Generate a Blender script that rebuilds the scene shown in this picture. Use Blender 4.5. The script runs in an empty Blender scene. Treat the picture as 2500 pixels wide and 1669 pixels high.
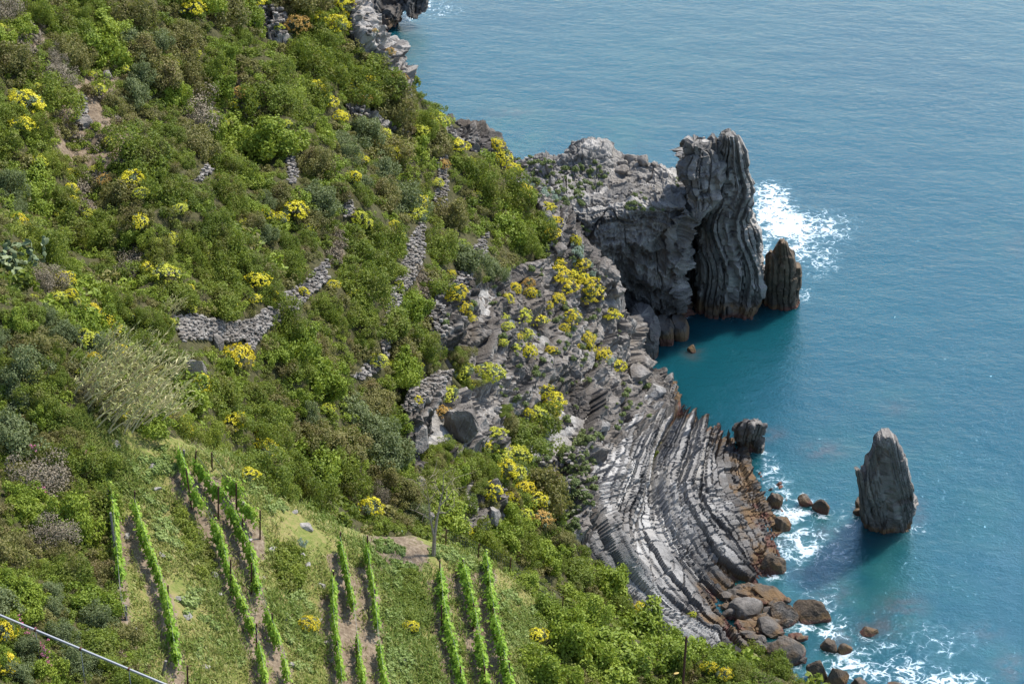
import bpy, math, random
import numpy as np
from mathutils import Vector, Matrix, Quaternion
from mathutils.bvhtree import BVHTree

# ------------------------------------------------------------------ camera, sky, sun, exposure
scene = bpy.context.scene
R = math.radians
CAMZ, PITCH, FOC = 80.0, R(28.0), 4861.0            # metres above the sea, tilt down, focal length in photo pixels
cam_d = bpy.data.cameras.new("camera"); cam = bpy.data.objects.new("camera", cam_d)
scene.collection.objects.link(cam); scene.camera = cam
cam.location = (0, 0, CAMZ); cam.rotation_euler = (R(90) - PITCH, 0, 0)
cam_d.sensor_width = 36.0; cam_d.lens = 36.0 * FOC / 2500.0
cam_d.clip_start = 1.0; cam_d.clip_end = 5000.0
SUN_E, SUN_A = R(57.0), R(54.0)                     # sun height; azimuth from +Y towards +X
world = bpy.data.worlds.new("World"); scene.world = world; world.use_nodes = True
wn = world.node_tree.nodes; bg = wn["Background"]
sky = wn.new("ShaderNodeTexSky"); sky.sky_type = 'NISHITA'; sky.sun_disc = False
sky.sun_elevation = SUN_E; sky.sun_rotation = SUN_A; sky.air_density = 1.0; sky.dust_density = 0.7; sky.ozone_density = 1.0
world.node_tree.links.new(sky.outputs[0], bg.inputs[0]); bg.inputs[1].default_value = 0.15
sun_d = bpy.data.lights.new("sun", 'SUN'); sun_d.energy = 3.9; sun_d.angle = R(4.0); sun_d.color = (1.0, 0.95, 0.87)
sun = bpy.data.objects.new("sun", sun_d); scene.collection.objects.link(sun)
sdir = Vector((math.cos(SUN_E)*math.sin(SUN_A), math.cos(SUN_E)*math.cos(SUN_A), math.sin(SUN_E)))
sun.rotation_mode = 'QUATERNION'; sun.rotation_quaternion = sdir.to_track_quat('Z', 'Y')
scene.view_settings.view_transform = 'Standard'; scene.view_settings.look = 'None'
scene.view_settings.exposure = 0.84; scene.view_settings.gamma = 1.0
scene.cycles.max_bounces = 5; scene.cycles.diffuse_bounces = 2; scene.cycles.glossy_bounces = 2
scene.cycles.transmission_bounces = 3; scene.cycles.transparent_max_bounces = 4

# ------------------------------------------------------------------ helpers: pixels of the photo <-> metres in the place
CT, ST = math.cos(PITCH), math.sin(PITCH)
def ray(px, py):
    u = (np.asarray(px, float) - 1250.0) / FOC; v = (834.5 - np.asarray(py, float)) / FOC
    return np.stack([u, CT + v*ST, -ST + v*CT], -1)
def at_y(px, py, y):
    d = ray(px, py); return np.array([0, 0, CAMZ]) + d * (np.asarray(y) / d[..., 1])[..., None]
def at_z(px, py, z):
    d = ray(px, py); return np.array([0, 0, CAMZ]) + d * ((np.asarray(z) - CAMZ) / d[..., 2])[..., None]
def proj(P):
    P = np.asarray(P, float); x, y, z = P[..., 0], P[..., 1], P[..., 2] - CAMZ
    w = y*CT - z*ST; h = y*ST + z*CT
    return 1250.0 + FOC*x/w, 834.5 - FOC*h/w, w
def inpoly(px, py, poly):
    inside = np.zeros(np.shape(px), bool); n = len(poly); j = n - 1
    for i in range(n):
        xi, yi = poly[i]; xj, yj = poly[j]
        c = ((yi > py) != (yj > py)) & (px < (xj - xi)*(py - yi)/((yj - yi) or 1e-9) + xi)
        inside ^= c; j = i
    return inside
# ------------------------------------------------------------------ helpers: noise
def h1(*a):
    v = np.zeros(np.broadcast(*a).shape, np.uint32) + np.uint32(374761393)
    with np.errstate(over='ignore'):
        for k, i in enumerate(a):
            v = (v ^ (np.asarray(i).astype(np.int64).astype(np.uint32) * np.uint32([668265263, 2246822519, 3266489917, 1274126177][k]))) * np.uint32(2654435761)
            v ^= v >> np.uint32(15)
        v = v * np.uint32(2246822519); v ^= v >> np.uint32(13)
    return v.astype(np.float64) / 4294967295.0
def vnoise(P, seed=0):
    P = np.asarray(P, float); I = np.floor(P).astype(np.int64); f = P - I; f = f*f*f*(f*(f*6 - 15) + 10)
    r = 0.0
    for dx in (0, 1):
        for dy in (0, 1):
            for dz in (0, 1):
                w = (f[..., 0] if dx else 1 - f[..., 0])*(f[..., 1] if dy else 1 - f[..., 1])*(f[..., 2] if dz else 1 - f[..., 2])
                r = r + w*h1(I[..., 0] + dx, I[..., 1] + dy, I[..., 2] + dz, np.full(I.shape[:-1], seed))
    return r*2 - 1
def fbm(P, oct=4, seed=0, gain=0.5):
    P = np.asarray(P, float); a, s, r = 1.0, 1.0, 0.0
    for o in range(oct):
        r = r + a*vnoise(P*s + 17.3*o, seed + o); a *= gain; s *= 2.03
    return r
def ridged(P, oct=4, seed=0):
    P = np.asarray(P, float); a, s, r = 1.0, 1.0, 0.0
    for o in range(oct):
        r = r + a*(1 - np.abs(vnoise(P*s + 9.1*o, seed + o))*2); a *= 0.5; s *= 2.1
    return r
def cracks(P, seed, f=.35, w=.05):
    a = np.abs(fbm(P*np.array([f, f, f*.45]), 3, seed)); b = np.abs(fbm(P*np.array([f*.6, f*1.3, f*1.6]) + 31, 3, seed+3)); return np.clip(1 - a/w, 0, 1) + .7*np.clip(1 - b/w, 0, 1)
def layers(s, seed, n0=-60, n1=120):
    """bedding: coordinate s -> (bed number, place across the bed 0..1); beds of uneven thickness"""
    rs = np.random.RandomState(seed); th = rs.uniform(0.45, 1.6, n1 - n0)*np.where(rs.rand(n1 - n0) < .25, .45, 1.0)
    b = np.concatenate([[0], np.cumsum(th)]); b = b - b[-n0] 
    i = np.clip(np.searchsorted(b, s) - 1, 0, len(th) - 1)
    return i, np.clip((s - b[i])/th[i], 0, 1)
# ------------------------------------------------------------------ helpers: thin plate spline
class TPS:
    def __init__(self, xy, v, lam=0.0):
        xy = np.asarray(xy, float); self.c = xy.mean(0); self.k = xy.std(); q = (xy - self.c)/self.k; self.q = q; n = len(q)
        A = np.zeros((n+3, n+3)); A[:n, :n] = self.phi(((q[:, None]-q[None])**2).sum(-1)) + lam*np.eye(n)
        A[:n, n] = 1; A[:n, n+1:] = q; A[n, :n] = 1; A[n+1:, :n] = q.T
        self.w = np.linalg.solve(A, np.concatenate([v, np.zeros(3)]))
    def phi(self, r2): return 0.5*r2*np.log(r2 + 1e-12)
    def __call__(self, x, y):
        sh = np.shape(x); p = (np.stack([np.ravel(x), np.ravel(y)], -1) - self.c)/self.k; out = np.empty(len(p)); n = len(self.q)
        for i in range(0, len(p), 40000):
            q = p[i:i+40000]; out[i:i+40000] = self.phi(((q[:, None]-self.q[None])**2).sum(-1)) @ self.w[:n] + self.w[n] + q @ self.w[n+1:]
        return out.reshape(sh)
# ------------------------------------------------------------------ helpers: objects
def mesh_data(name, V, Fq, mats=(), attrs=None, smooth=False):
    me = bpy.data.meshes.new(name); V = np.asarray(V, np.float32).reshape(-1, 3); Fq = np.asarray(Fq, np.int32); k = Fq.shape[1]
    me.vertices.add(len(V)); me.vertices.foreach_set("co", V.ravel())
    me.loops.add(Fq.size); me.loops.foreach_set("vertex_index", Fq.ravel())
    me.polygons.add(len(Fq)); me.polygons.foreach_set("loop_start", np.arange(0, Fq.size, k, dtype=np.int32))
    me.polygons.foreach_set("use_smooth", np.full(len(Fq), smooth))
    for m in mats: me.materials.append(m)
    for a, v in (attrs or {}).items():
        at = me.attributes.new(a, 'FLOAT', 'POINT'); at.data.foreach_set("value", np.asarray(v, np.float32).ravel())
    me.update(); return me
def link(o, parent=None):
    scene.collection.objects.link(o)
    if parent is not None: o.parent = parent
    return o
def obj(name, me, parent=None, loc=None, rz=0.0): 
    o = link(bpy.data.objects.new(name, me), parent)
    if loc is not None: o.location = loc
    o.rotation_euler[2] = rz; return o
def tag(o, label=None, cat=None, group=None, kind=None):
    for k, v in (('label', label), ('category', cat), ('group', group), ('kind', kind)):
        if v: o[k] = v
    return o
def grid_faces(nr, nc, wrap=False):
    r, c = np.meshgrid(np.arange(nr-1), np.arange(nc if wrap else nc-1), indexing='ij'); c2 = (c+1) % nc
    return np.stack([r*nc+c, r*nc+c2, (r+1)*nc+c2, (r+1)*nc+c], -1).reshape(-1, 4)
def grid_normals(P):
    n = np.cross(np.gradient(P, axis=1), np.gradient(P, axis=0)); return n/(np.linalg.norm(n, axis=-1, keepdims=True) + 1e-9)
def local(V, at):                                    # vertices about an object's own base point
    return np.asarray(V) - np.asarray(at)
def centred(name, V, F, mats, attrs=None, smooth=False, label=None, cat=None, group=None, base=None):
    V = np.asarray(V).reshape(-1, 3)
    if base is None: base = np.array([V[:, 0].mean(), V[:, 1].mean(), V[:, 2].min()])
    return tag(obj(name, mesh_data(name, V - base, F, mats, attrs, smooth), None, base), label, cat, group)
# ------------------------------------------------------------------ materials
def new_mat(name):
    m = bpy.data.materials.new(name); m.use_nodes = True; nt = m.node_tree
    return m, nt, nt.nodes["Principled BSDF"], nt.links.new
def nd(nt, t, **kw):
    n = nt.nodes.new(t)
    for k, v in kw.items():
        if k[0] == '_': n.inputs[int(k[1:])].default_value = v
        else: setattr(n, k, v)
    return n
def ramp(nt, stops):
    n = nt.nodes.new("ShaderNodeValToRGB"); e = n.color_ramp.elements
    while len(e) < len(stops): e.new(0.5)
    for q, (p, c) in zip(e, stops): q.position = p; q.color = (*c, 1)
    return n
def mixc(nt, fac, a, b, blend='MIX'):
    n = nt.nodes.new("ShaderNodeMix"); n.data_type = 'RGBA'; n.blend_type = blend
    for i, v in ((0, fac), (6, a), (7, b)):
        if hasattr(v, 'is_output'): nt.links.new(v, n.inputs[i])
        else: n.inputs[i].default_value = v if i == 0 else (*v, 1)
    return n.outputs[2]
def math_(nt, op, a, b=0.0, clamp=False):
    n = nt.nodes.new("ShaderNodeMath"); n.operation = op; n.use_clamp = clamp
    for i, v in ((0, a), (1, b)):
        if hasattr(v, 'is_output'): nt.links.new(v, n.inputs[i])
        else: n.inputs[i].default_value = v
    return n.outputs[0]
def maprange(nt, v, a, b, c=0.0, d=1.0):
    n = nt.nodes.new("ShaderNodeMapRange"); nt.links.new(v, n.inputs[0])
    for i, x in enumerate((a, b, c, d)): n.inputs[i+1].default_value = x
    return n.outputs[0]
def attr(nt, name): return nd(nt, "ShaderNodeAttribute", attribute_name=name).outputs["Fac"]
def noise(nt, scale, detail=4, rough=0.55, vec=None, dim='3D'):
    n = nd(nt, "ShaderNodeTexNoise"); n.inputs["Scale"].default_value = scale; n.inputs["Detail"].default_value = detail; n.inputs["Roughness"].default_value = rough
    if vec is not None: nt.links.new(vec, n.inputs["Vector"])
    return n.outputs["Fac"]
def world_pos(nt): return nd(nt, "ShaderNodeNewGeometry").outputs["Position"]

def rock_material(name, dark, mid, light, shore=True, bump=0.75, zs=1.0, warmth=.35):
    m, nt, b, L = new_mat(name); pos = world_pos(nt)
    t = attr(nt, "tone"); n1 = noise(nt, 0.9, 6, 0.65, pos); n2 = noise(nt, 7.0, 5, 0.7, pos)
    v = math_(nt, 'ADD', math_(nt, 'MULTIPLY', t, 0.75), math_(nt, 'ADD', math_(nt, 'MULTIPLY', n1, 0.55), math_(nt, 'MULTIPLY', n2, 0.45)))
    v = math_(nt, 'SUBTRACT', v, 0.38)
    cr = ramp(nt, [(0.12, dark), (0.45, mid), (0.85, light)]); L(v, cr.inputs[0]); col = cr.outputs[0]
    warm = maprange(nt, noise(nt, 0.35, 3, 0.6, pos), 0.5, 0.7)
    col = mixc(nt, math_(nt, 'MULTIPLY', warm, warmth), col, (0.20, 0.16, 0.115))
    if shore:
        z = nd(nt, "ShaderNodeSeparateXYZ"); L(pos, z.inputs[0])
        zz = math_(nt, 'MULTIPLY', math_(nt, 'ADD', z.outputs[2], math_(nt, 'MULTIPLY', math_(nt, 'SUBTRACT', noise(nt, 0.5, 4, 0.6, pos), 0.5), 2.6)), 1/zs)
        blk = maprange(nt, zz, 3.6, 1.8)
        col = mixc(nt, math_(nt, 'MULTIPLY', blk, 0.62), col, (0.055, 0.048, 0.042))
        tw = maprange(nt, zz, 1.7, 1.0)
        col = mixc(nt, math_(nt, 'MULTIPLY', tw, math_(nt, 'MULTIPLY', maprange(nt, noise(nt, 0.8, 3, .5, pos), .38, .55), 0.85)), col, (0.15, 0.092, 0.042))
        pk = maprange(nt, zz, 0.6, 0.2)
        col = mixc(nt, math_(nt, 'MULTIPLY', pk, 0.85), col, (0.12, 0.055, 0.042))
    L(col, b.inputs["Base Color"]); b.inputs["Roughness"].default_value = 0.85; b.inputs["Specular IOR Level"].default_value = 0.25
    bp = nd(nt, "ShaderNodeBump"); bp.inputs["Strength"].default_value = bump; bp.inputs["Distance"].default_value = 0.25
    hgt = math_(nt, 'ADD', noise(nt, 2.2, 8, 0.7, pos), math_(nt, 'MULTIPLY', noise(nt, 9.0, 4, 0.7, pos), 0.3)); L(hgt, bp.inputs["Height"]); L(bp.outputs[0], b.inputs["Normal"])
    return m
M_STRATA = rock_material("strata_rock", (0.075, 0.072, 0.07), (0.235, 0.226, 0.214), (0.43, 0.415, 0.39), warmth=.25, zs=.55)
M_DARKROCK = rock_material("headland_rock", (0.055, 0.051, 0.047), (0.178, 0.167, 0.152), (0.42, 0.395, 0.36))
M_CLIFF = rock_material("cliff_rock", (0.045, 0.039, 0.034), (0.155, 0.138, 0.122), (0.36, 0.335, 0.305))
M_BOULDER = rock_material("boulder_rock", (0.075, 0.07, 0.066), (0.18, 0.165, 0.15), (0.33, 0.305, 0.275), zs=.4, warmth=.5)
M_TAWNY = rock_material("tawny_rock", (0.06, 0.048, 0.036), (0.15, 0.11, 0.072), (0.28, 0.215, 0.145), zs=.5)
M_PALE = rock_material("pale_stone", (0.14, 0.128, 0.115), (0.30, 0.28, 0.255), (0.48, 0.455, 0.42), shore=False)
M_DRYROCK = rock_material("dry_rock", (0.085, 0.075, 0.066), (0.185, 0.168, 0.15), (0.35, 0.325, 0.295), shore=False)

def ground_material():
    m, nt, b, L = new_mat("hillside_ground"); pos = world_pos(nt)
    n1 = noise(nt, 0.6, 6, 0.65, pos); n2 = noise(nt, 5.0, 5, 0.7, pos)
    g = ramp(nt, [(0.3, (0.028, 0.030, 0.012)), (0.5, (0.060, 0.058, 0.024)), (0.7, (0.11, 0.090, 0.050))]); L(n2, g.inputs[0])
    soil = ramp(nt, [(0.3, (0.095, 0.068, 0.045)), (0.52, (0.19, 0.145, 0.10)), (0.75, (0.32, 0.265, 0.195))]); L(n2, soil.inputs[0])
    grs = ramp(nt, [(0.30, (0.075, 0.105, 0.024)), (0.44, (0.145, 0.170, 0.042)), (0.56, (0.235, 0.205, 0.08)), (0.68, (0.25, 0.175, 0.095)), (0.8, (0.17, 0.115, 0.07))])
    L(math_(nt, 'ADD', math_(nt, 'MULTIPLY', n2, 0.55), math_(nt, 'MULTIPLY', n1, 0.45)), grs.inputs[0])
    t = attr(nt, "tone"); rk = ramp(nt, [(0.15, (0.09, 0.083, 0.076)), (0.5, (0.24, 0.225, 0.205)), (0.85, (0.44, 0.42, 0.39))])
    L(math_(nt, 'ADD', math_(nt, 'MULTIPLY', t, 0.6), math_(nt, 'SUBTRACT', n2, 0.3)), rk.inputs[0])
    wob = math_(nt, 'ADD', math_(nt, 'MULTIPLY', math_(nt, 'SUBTRACT', n1, 0.5), 1.5), math_(nt, 'MULTIPLY', math_(nt, 'SUBTRACT', n2, 0.5), .6))
    def mk(a): return maprange(nt, math_(nt, 'ADD', attr(nt, a), wob), 0.35, 0.6)
    col = mixc(nt, mk("grass"), g.outputs[0], grs.outputs[0]); col = mixc(nt, mk("soil"), col, soil.outputs[0]); col = mixc(nt, mk("rock"), col, rk.outputs[0])
    L(col, b.inputs["Base Color"]); b.inputs["Roughness"].default_value = 0.95; b.inputs["Specular IOR Level"].default_value = 0.15
    bp = nd(nt, "ShaderNodeBump"); bp.inputs["Strength"].default_value = 0.6; bp.inputs["Distance"].default_value = 0.2
    L(math_(nt, 'ADD', noise(nt, 3.0, 8, 0.7, pos), math_(nt, 'MULTIPLY', n2, 0.5)), bp.inputs["Height"]); L(bp.outputs[0], b.inputs["Normal"])
    return m
M_GROUND = ground_material()
# ------------------------------------------------------------------ the land: far hillside (A) and near vineyard spur (B), one sheet
A_PTS = [(-500,-300,126),(0,-300,130),(400,-300,138),(700,-200,143),(-500,100,103),(-500,500,86),(-400,800,76),
 (0,0,112),(400,0,125),(650,0,135),(847,0,142),(927,75,142),(967,175,143),(993,220,143.5),(1040,245,144),(1102,300,146),(1163,335,148),(1247,370,150),
 (0,300,102),(400,300,112),(700,300,122),(900,300,132),(0,550,90),(300,550,98),(600,550,106),(900,550,117),(1150,500,135),(1290,480,143),
 (1382,550,142),(1433,623,140.5),(1505,695,139.5),(1509,779,139),(1549,866,140),(1600,906,142),(1625,940,143),
 (250,760,84),(450,780,92),(650,750,97),(900,780,106),(1100,750,117),(1300,750,128),(1430,800,135),
 (650,950,92),(850,1000,99),(1100,950,110),(1300,950,120),(1450,950,128),(1560,960,135),
 (750,1100,92),(1000,1100,101),(1250,1100,113),(950,1220,94),(1150,1250,102),(1350,1250,109),(1400,1350,108),(1570,1180,121)]
A_W = [at_y(*p) for p in A_PTS]
for px, py in [(1657,981),(1717,1024),(1777,1045),(1815,1080),(1848,1150),(1870,1230),(1900,1330),(1885,1390),(1830,1425),(1795,1475),(1790,1560)]:
    A_W.append(at_z(px, py, 0.3))
for (px, py, y) in [(847,0,142),(967,175,143),(1040,245,144),(1102,300,146),(1163,335,148)]:          # falls away to seaward
    q = at_y(px, py, y); A_W += [q + [1.0, 5, -5.0], q + [2, 11, -13], [q[0] + 4, q[1] + 20, -3]]
for (px, py, y) in [(1382,550,142),(1433,623,140.5),(1505,695,139.5),(1509,779,139),(1549,866,140)]:
    q = at_y(px, py, y); A_W += [q + [1.5, 3.5, -4.5], [q[0] + 3, q[1] + 7.5, min(q[2] - 9, 0)]]
for x, y, z in [(-3,160,6),(3,160,6),(10,156,-3),(15,150,-3),(22,138,-4),(24,125,-4),(25,112,-4),(20,100,-3),(15,92,4),(8,84,12),(0,78,18),(-9,76,24),(-16,76,28),(-26,66,36),(26,92,-4)]:
    A_W.append(np.array([x, y, z], float))
A_W = np.array(A_W); tA = TPS(A_W[:, :2], A_W[:, 2], 1e-4)
B_PTS = [(-300,700,44.5),(0,700,43.5),(130,770,43),(250,860,42),(330,960,41),(430,1085,40),(560,1110,38.8),(640,1180,37.6),(720,1230,36.6),(850,1290,35.2),(1000,1310,33.6),(1090,1330,32.8),
 (1200,1385,31.8),(1300,1450,30.8),(1410,1510,29.8),(1560,1560,28.3),(1720,1600,26.6),(1860,1640,25.2),(1960,1690,24.0),
 (-300,1000,43.5),(0,1000,42.5),(150,1150,41.2),(-300,1400,43.5),(0,1400,42.2),(270,1300,40.2),(420,1350,39.2),(600,1350,37.7),(750,1380,36.3),(900,1400,34.9),(1050,1420,33.5),(1200,1480,32.0),
 (150,1660,41.4),(320,1600,40.2),(460,1640,38.9),(650,1640,37.2),(850,1640,35.3),(1050,1640,33.4),(1230,1640,31.8),(1420,1640,30.2),(1600,1660,28.6),
 (-300,1900,43.2),(200,1900,41.2),(700,1900,37),(1200,1900,32.2),(1700,1900,28.4),(2100,1900,25)]
B_W = [at_z(*p) for p in B_PTS]
for p in B_PTS[:19]:                                                        # back of the spur drops into the ravine
    q = at_z(*p); B_W += [q + [1.0, 2.5, -2.6], q + [3.0, 7.0, -9.0], q + [5, 13, -19]]
for x, y, z in [(15,58,18),(19,66,12),(22,74,6),(14,45,20)]: B_W.append(np.array([x, y, z], float))
B_W = np.array(B_W); tB = TPS(B_W[:, :2], B_W[:, 2], 1e-4)
GX = np.arange(-46, 27, 0.25); GY = np.arange(40, 176, 0.25); gx, gy = np.meshgrid(GX, GY)
zA = tA(gx, gy); zB = tB(gx, gy)
zB = np.where(gy > 95, -50, zB); zA = np.where(gy < 66, -50, zA)
zA = zA + np.clip((-2 - gx)/5, 0, 1)*np.clip((138 - gy)/10, 0, 1)*(1.5*fbm(np.stack([gx*.16 + gy*.05, gy*.055 - gx*.02, 0*gx], -1), 3, 91) + .8*fbm(np.stack([gx*.3, gy*.3, 0*gx], -1), 2, 95))
isB = zB > zA
# terrace steps across the vineyard: three risers that follow the contour
Z = np.maximum(zA, zB); Z = np.maximum(Z, -5.0)
def bil(T, x, y):
    fx = np.clip((np.asarray(x) - GX[0])/0.25, 0, len(GX)-1.001); fy = np.clip((np.asarray(y) - GY[0])/0.25, 0, len(GY)-1.001)
    i = fx.astype(int); j = fy.astype(int); a = fx-i; b = fy-j
    return T[j, i]*(1-a)*(1-b) + T[j, i+1]*a*(1-b) + T[j+1, i]*(1-a)*b + T[j+1, i+1]*a*b
# where rock, bare soil and mown grass show
POLY_ROCK_CLIFF = [(1060,720),(1110,690),(1200,690),(1270,650),(1330,640),(1335,560),(1300,470),(1250,400),(1225,365),(1300,350),(1400,360),(1480,640),(1520,760),(1640,920),(1660,990),(1500,1090),(1450,1180),(1450,1300),(1390,1310),(1340,1230),(1290,1130),(1265,1040),(1180,990),(1130,930),(1085,870),(1050,780)]
POLY_ROCKS = [POLY_ROCK_CLIFF,
 [(985,960),(1090,915),(1130,960),(1185,1010),(1175,1080),(1090,1110),(1010,1130),(980,1080)],
 [(840,-60),(910,10),(940,60),(985,170),(1000,225),(965,200),(935,150),(905,125),(870,110),(852,60)],
 [(620,10),(690,20),(715,90),(660,85),(630,60)],[(840,255),(905,270),(965,335),(930,330),(870,290)],[(945,300),(1000,320),(1030,360),(985,350)],
 [(430,850),(470,880),(515,960),(470,950)],[(1120,1230),(1150,1170),(1230,1230),(1215,1280),(1130,1290)],[(1180,1010),(1250,1040),(1260,1090),(1220,1130),(1180,1080)],
[(1060,720),(1110,700),(1090,830),(1050,850),(1040,800)],
 [(1070,300),(1170,330),(1260,380),(1300,470),(1270,470),(1200,390),(1120,345)]]
POLY_SOILS = [[(130,250),(180,210),(250,150),(290,170),(270,270),(330,330),(300,400),(250,440),(180,400),(140,370)],[(40,90),(95,40),(110,110),(70,140),(30,130)],
 [(180,420),(230,430),(235,540),(200,530)],[(560,190),(590,200),(640,330),(600,330)],[(280,1080),(330,1100),(330,1180),(290,1170)],[(1010,620),(1050,700),(1060,790),(1020,740)],[(790,590),(840,560),(835,640),(800,650)]]
POLY_FIELD = [(250,1190),(300,1040),(420,1060),(480,1090),(560,1100),(640,1180),(720,1225),(850,1285),(1000,1300),(1090,1322),(1200,1380),(1300,1450),(1370,1490),(1330,1560),(1300,1640),(1290,1760),(430,1760),(340,1640),(290,1500),(255,1350)]
POLY_GRASS = [POLY_FIELD, [(130,1000),(230,1030),(330,1060),(300,1150),(200,1090)]]
def masks(P, b):
    px, py, _ = proj(P); rk = np.zeros(px.shape); so = rk.copy(); gr = rk.copy()
    for q in POLY_ROCKS: rk[inpoly(px, py, q) & ~b] = 1
    for q in POLY_SOILS: so[inpoly(px, py, q) & ~b] = 1
    for q in POLY_GRASS: gr[inpoly(px, py, q) & b] = 1
    return rk, so, gr
LAND = np.stack([gx, gy, Z], -1)
rk, so, gr = masks(LAND, isB)
steep = np.abs(np.gradient(Z, 0.25, axis=0)) + np.abs(np.gradient(Z, 0.25, axis=1))
rk = np.maximum(rk, ((~isB) & (gy > 138) & (steep > 2.2)).astype(float))
def soft(a, n=2):
    for _ in range(n): a = (a + np.roll(a, 1, 0) + np.roll(a, -1, 0) + np.roll(a, 1, 1) + np.roll(a, -1, 1))/5
    return a
rk, so, gr = soft(rk), soft(so), soft(gr)
pxg, pyg, _ = proj(LAND)
ROWS = [[(276,1215),(285,1290),(295,1400),(300,1480),(318,1540)],[(334,1250),(357,1332),(392,1416),(414,1499),(432,1608),(446,1650)],[(441,1118),(468,1202),(508,1260),(541,1332),(559,1401),(595,1485),(632,1575),(652,1680)],
 [(486,1147),(526,1202),(566,1256),(613,1361),(632,1448),(664,1536),(693,1608),(708,1680)],[(523,1147),(566,1194),(599,1242),(632,1282)],[(815,1438),(818,1536),(833,1644),(838,1690)],[(833,1340),(851,1427),(869,1517),(880,1626),(890,1690)],
 [(898,1365),(913,1445),(922,1536),(934,1637),(944,1690)],[(1076,1405),(1083,1485),(1098,1554),(1116,1626),(1132,1690)],[(1130,1387),(1148,1463),(1163,1528),(1177,1615),(1190,1690)],[(1188,1372),(1199,1463),(1210,1536),(1228,1608),(1250,1690)]]
for row in ROWS:                                     # hoed earth along the vine rows
    ry = np.array([p[1] + 27 for p in row], float); rx = np.array([p[0] for p in row], float); dx = pxg - np.interp(pyg, ry, rx)
    so = np.maximum(so, np.where(isB & (pyg > ry[0] - 15) & (pyg < ry[-1] + 60), np.clip(1.35 - np.abs(dx + 8)/30, 0, .9), 0))
so[inpoly(pxg, pyg, [(890,1300),(1000,1305),(1060,1340),(1030,1400),(980,1440),(930,1390)]) & isB] = .75
nrm = grid_normals(LAND)
# bedded rock: ledges along slightly tilted beds, broken into blocks
def bedded(P, dip=(0.10, 0.05), thick=0.5, amp=0.45, seed=3):
    s = (P[..., 2] + dip[0]*P[..., 0] + dip[1]*P[..., 1] + 0.9*fbm(P*0.16, 3, seed))/thick
    i, f = layers(s, seed, -80, 240)
    t = (P[..., 0]*0.8 - P[..., 1]*0.6)/(1.2 + 1.6*h1(i, i*0+5)) + 7*h1(i, i*0+9) + .5*fbm(P*.6, 2, seed+4); j = np.floor(t); g = t - j
    d = amp*(h1(i, i*0 + seed) - .4) + amp*.7*(h1(i, j.astype(int)) - .5) + .25*amp*(f - .5)
    d = d - amp*0.6*((f < .13) | (g < .07))
    return d, 0.25 + .5*h1(i, i*0+77) + .3*(h1(i, j.astype(int)*3+1) - .5)
dB, tone = bedded(LAND)
LAND_D = LAND + nrm*(rk*(0.4*dB + 0.5*fbm(LAND*0.35, 4, 8) - .9))[..., None]
LAND_D[..., 2] += (1-rk)*(0.22*fbm(LAND*np.array([.5, .5, .5]), 4, 2) + 0.05*fbm(LAND*2.2, 3, 6))*np.where(gr > .5, .5, 1)
# strata area gets its own finer sheet, so this one is set back there
POLY_STRATA = [(1600,915),(1640,925),(1680,975),(1740,1015),(1800,1040),(1840,1080),(1880,1170),(1960,1300),(1960,1420),(1870,1440),(1820,1480),(1840,1620),(1700,1640),(1560,1480),(1470,1400),(1420,1280),(1430,1170),(1480,1060),(1560,980)]
pxL, pyL, _ = proj(LAND); inS = soft(((inpoly(pxL, pyL, POLY_STRATA)) & ~isB).astype(float), 3)
LAND_D[..., 2] -= 1.2*inS**1.0
hill = tag(obj("hillside", mesh_data("hillside", LAND_D.reshape(-1, 3), grid_faces(*gx.shape), [M_GROUND], {"rock": rk, "soil": so, "grass": gr, "tone": tone})), kind='structure')

# ------------------------------------------------------------------ the folded strata: beds that run down to the sea and bend
S_LINES = [(0.0, [(1430,1150),(1440,1284),(1465,1335),(1499,1391),(1563,1455),(1627,1506),(1734,1557)]),
 (1.7, [(1623,981),(1580,1071),(1555,1139),(1529,1207),(1499,1284),(1505,1331),(1530,1375),(1590,1440),(1680,1510),(1760,1570)]),
 (2.9, [(1563,1263),(1572,1310),(1597,1352),(1649,1412),(1734,1489),(1785,1553)]),
 (3.6, [(1655,1000),(1606,1105),(1600,1160),(1602,1190),(1610,1233),(1627,1284),(1649,1331),(1687,1382),(1755,1455)]),
 (5.2, [(1704,1024),(1687,1092),(1666,1147),(1653,1199),(1666,1241),(1704,1297),(1747,1361),(1798,1400),(1828,1425)]),
 (7.0, [(1770,1045),(1755,1090),(1750,1130),(1772,1190),(1811,1241),(1848,1293),(1866,1345)]),
 (8.2, [(1811,1071),(1811,1122),(1841,1199),(1866,1243),(1917,1352)]),
 (0.5, [(1580,985),(1530,1060),(1500,1150),(1470,1230)]), (-0.8, [(1520,1010),(1470,1090),(1430,1180)])]
sp, sv = [], []
for v, ln in S_LINES:
    ln = np.array(ln, float); d = np.concatenate([[0], np.cumsum(np.hypot(*np.diff(ln, axis=0).T))]); q = np.linspace(0, d[-1], max(4, int(d[-1]/45)))
    for a, b in zip(np.interp(q, d, ln[:, 0]), np.interp(q, d, ln[:, 1])): sp.append((a, b)); sv.append(v)
tS = TPS(sp, np.array(sv), 2e-3)
def spx(P):
    px, py, _ = proj(P); return tS(np.clip(px, 1380, 1960), np.clip(py, 900, 1640)), px, py
SX = np.arange(2.5, 23.5, 0.075); SY = np.arange(88, 146, 0.085); sx, sy = np.meshgrid(SX, SY)
SP = np.stack([sx, sy, np.maximum(tA(sx, sy), -2.5)], -1)
s, pxs, pys = spx(SP); w1 = 0.07*fbm(SP*.4, 3, 31) + .02*fbm(SP*1.7, 2, 33)
sn = grid_normals(SP)
i1, f1 = layers((s + w1)*1.9, 5); i2, f2 = layers((s + w1)*4.0, 11)
tl = (pys*.85 + (pxs-1600)*.35)/31.0
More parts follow.
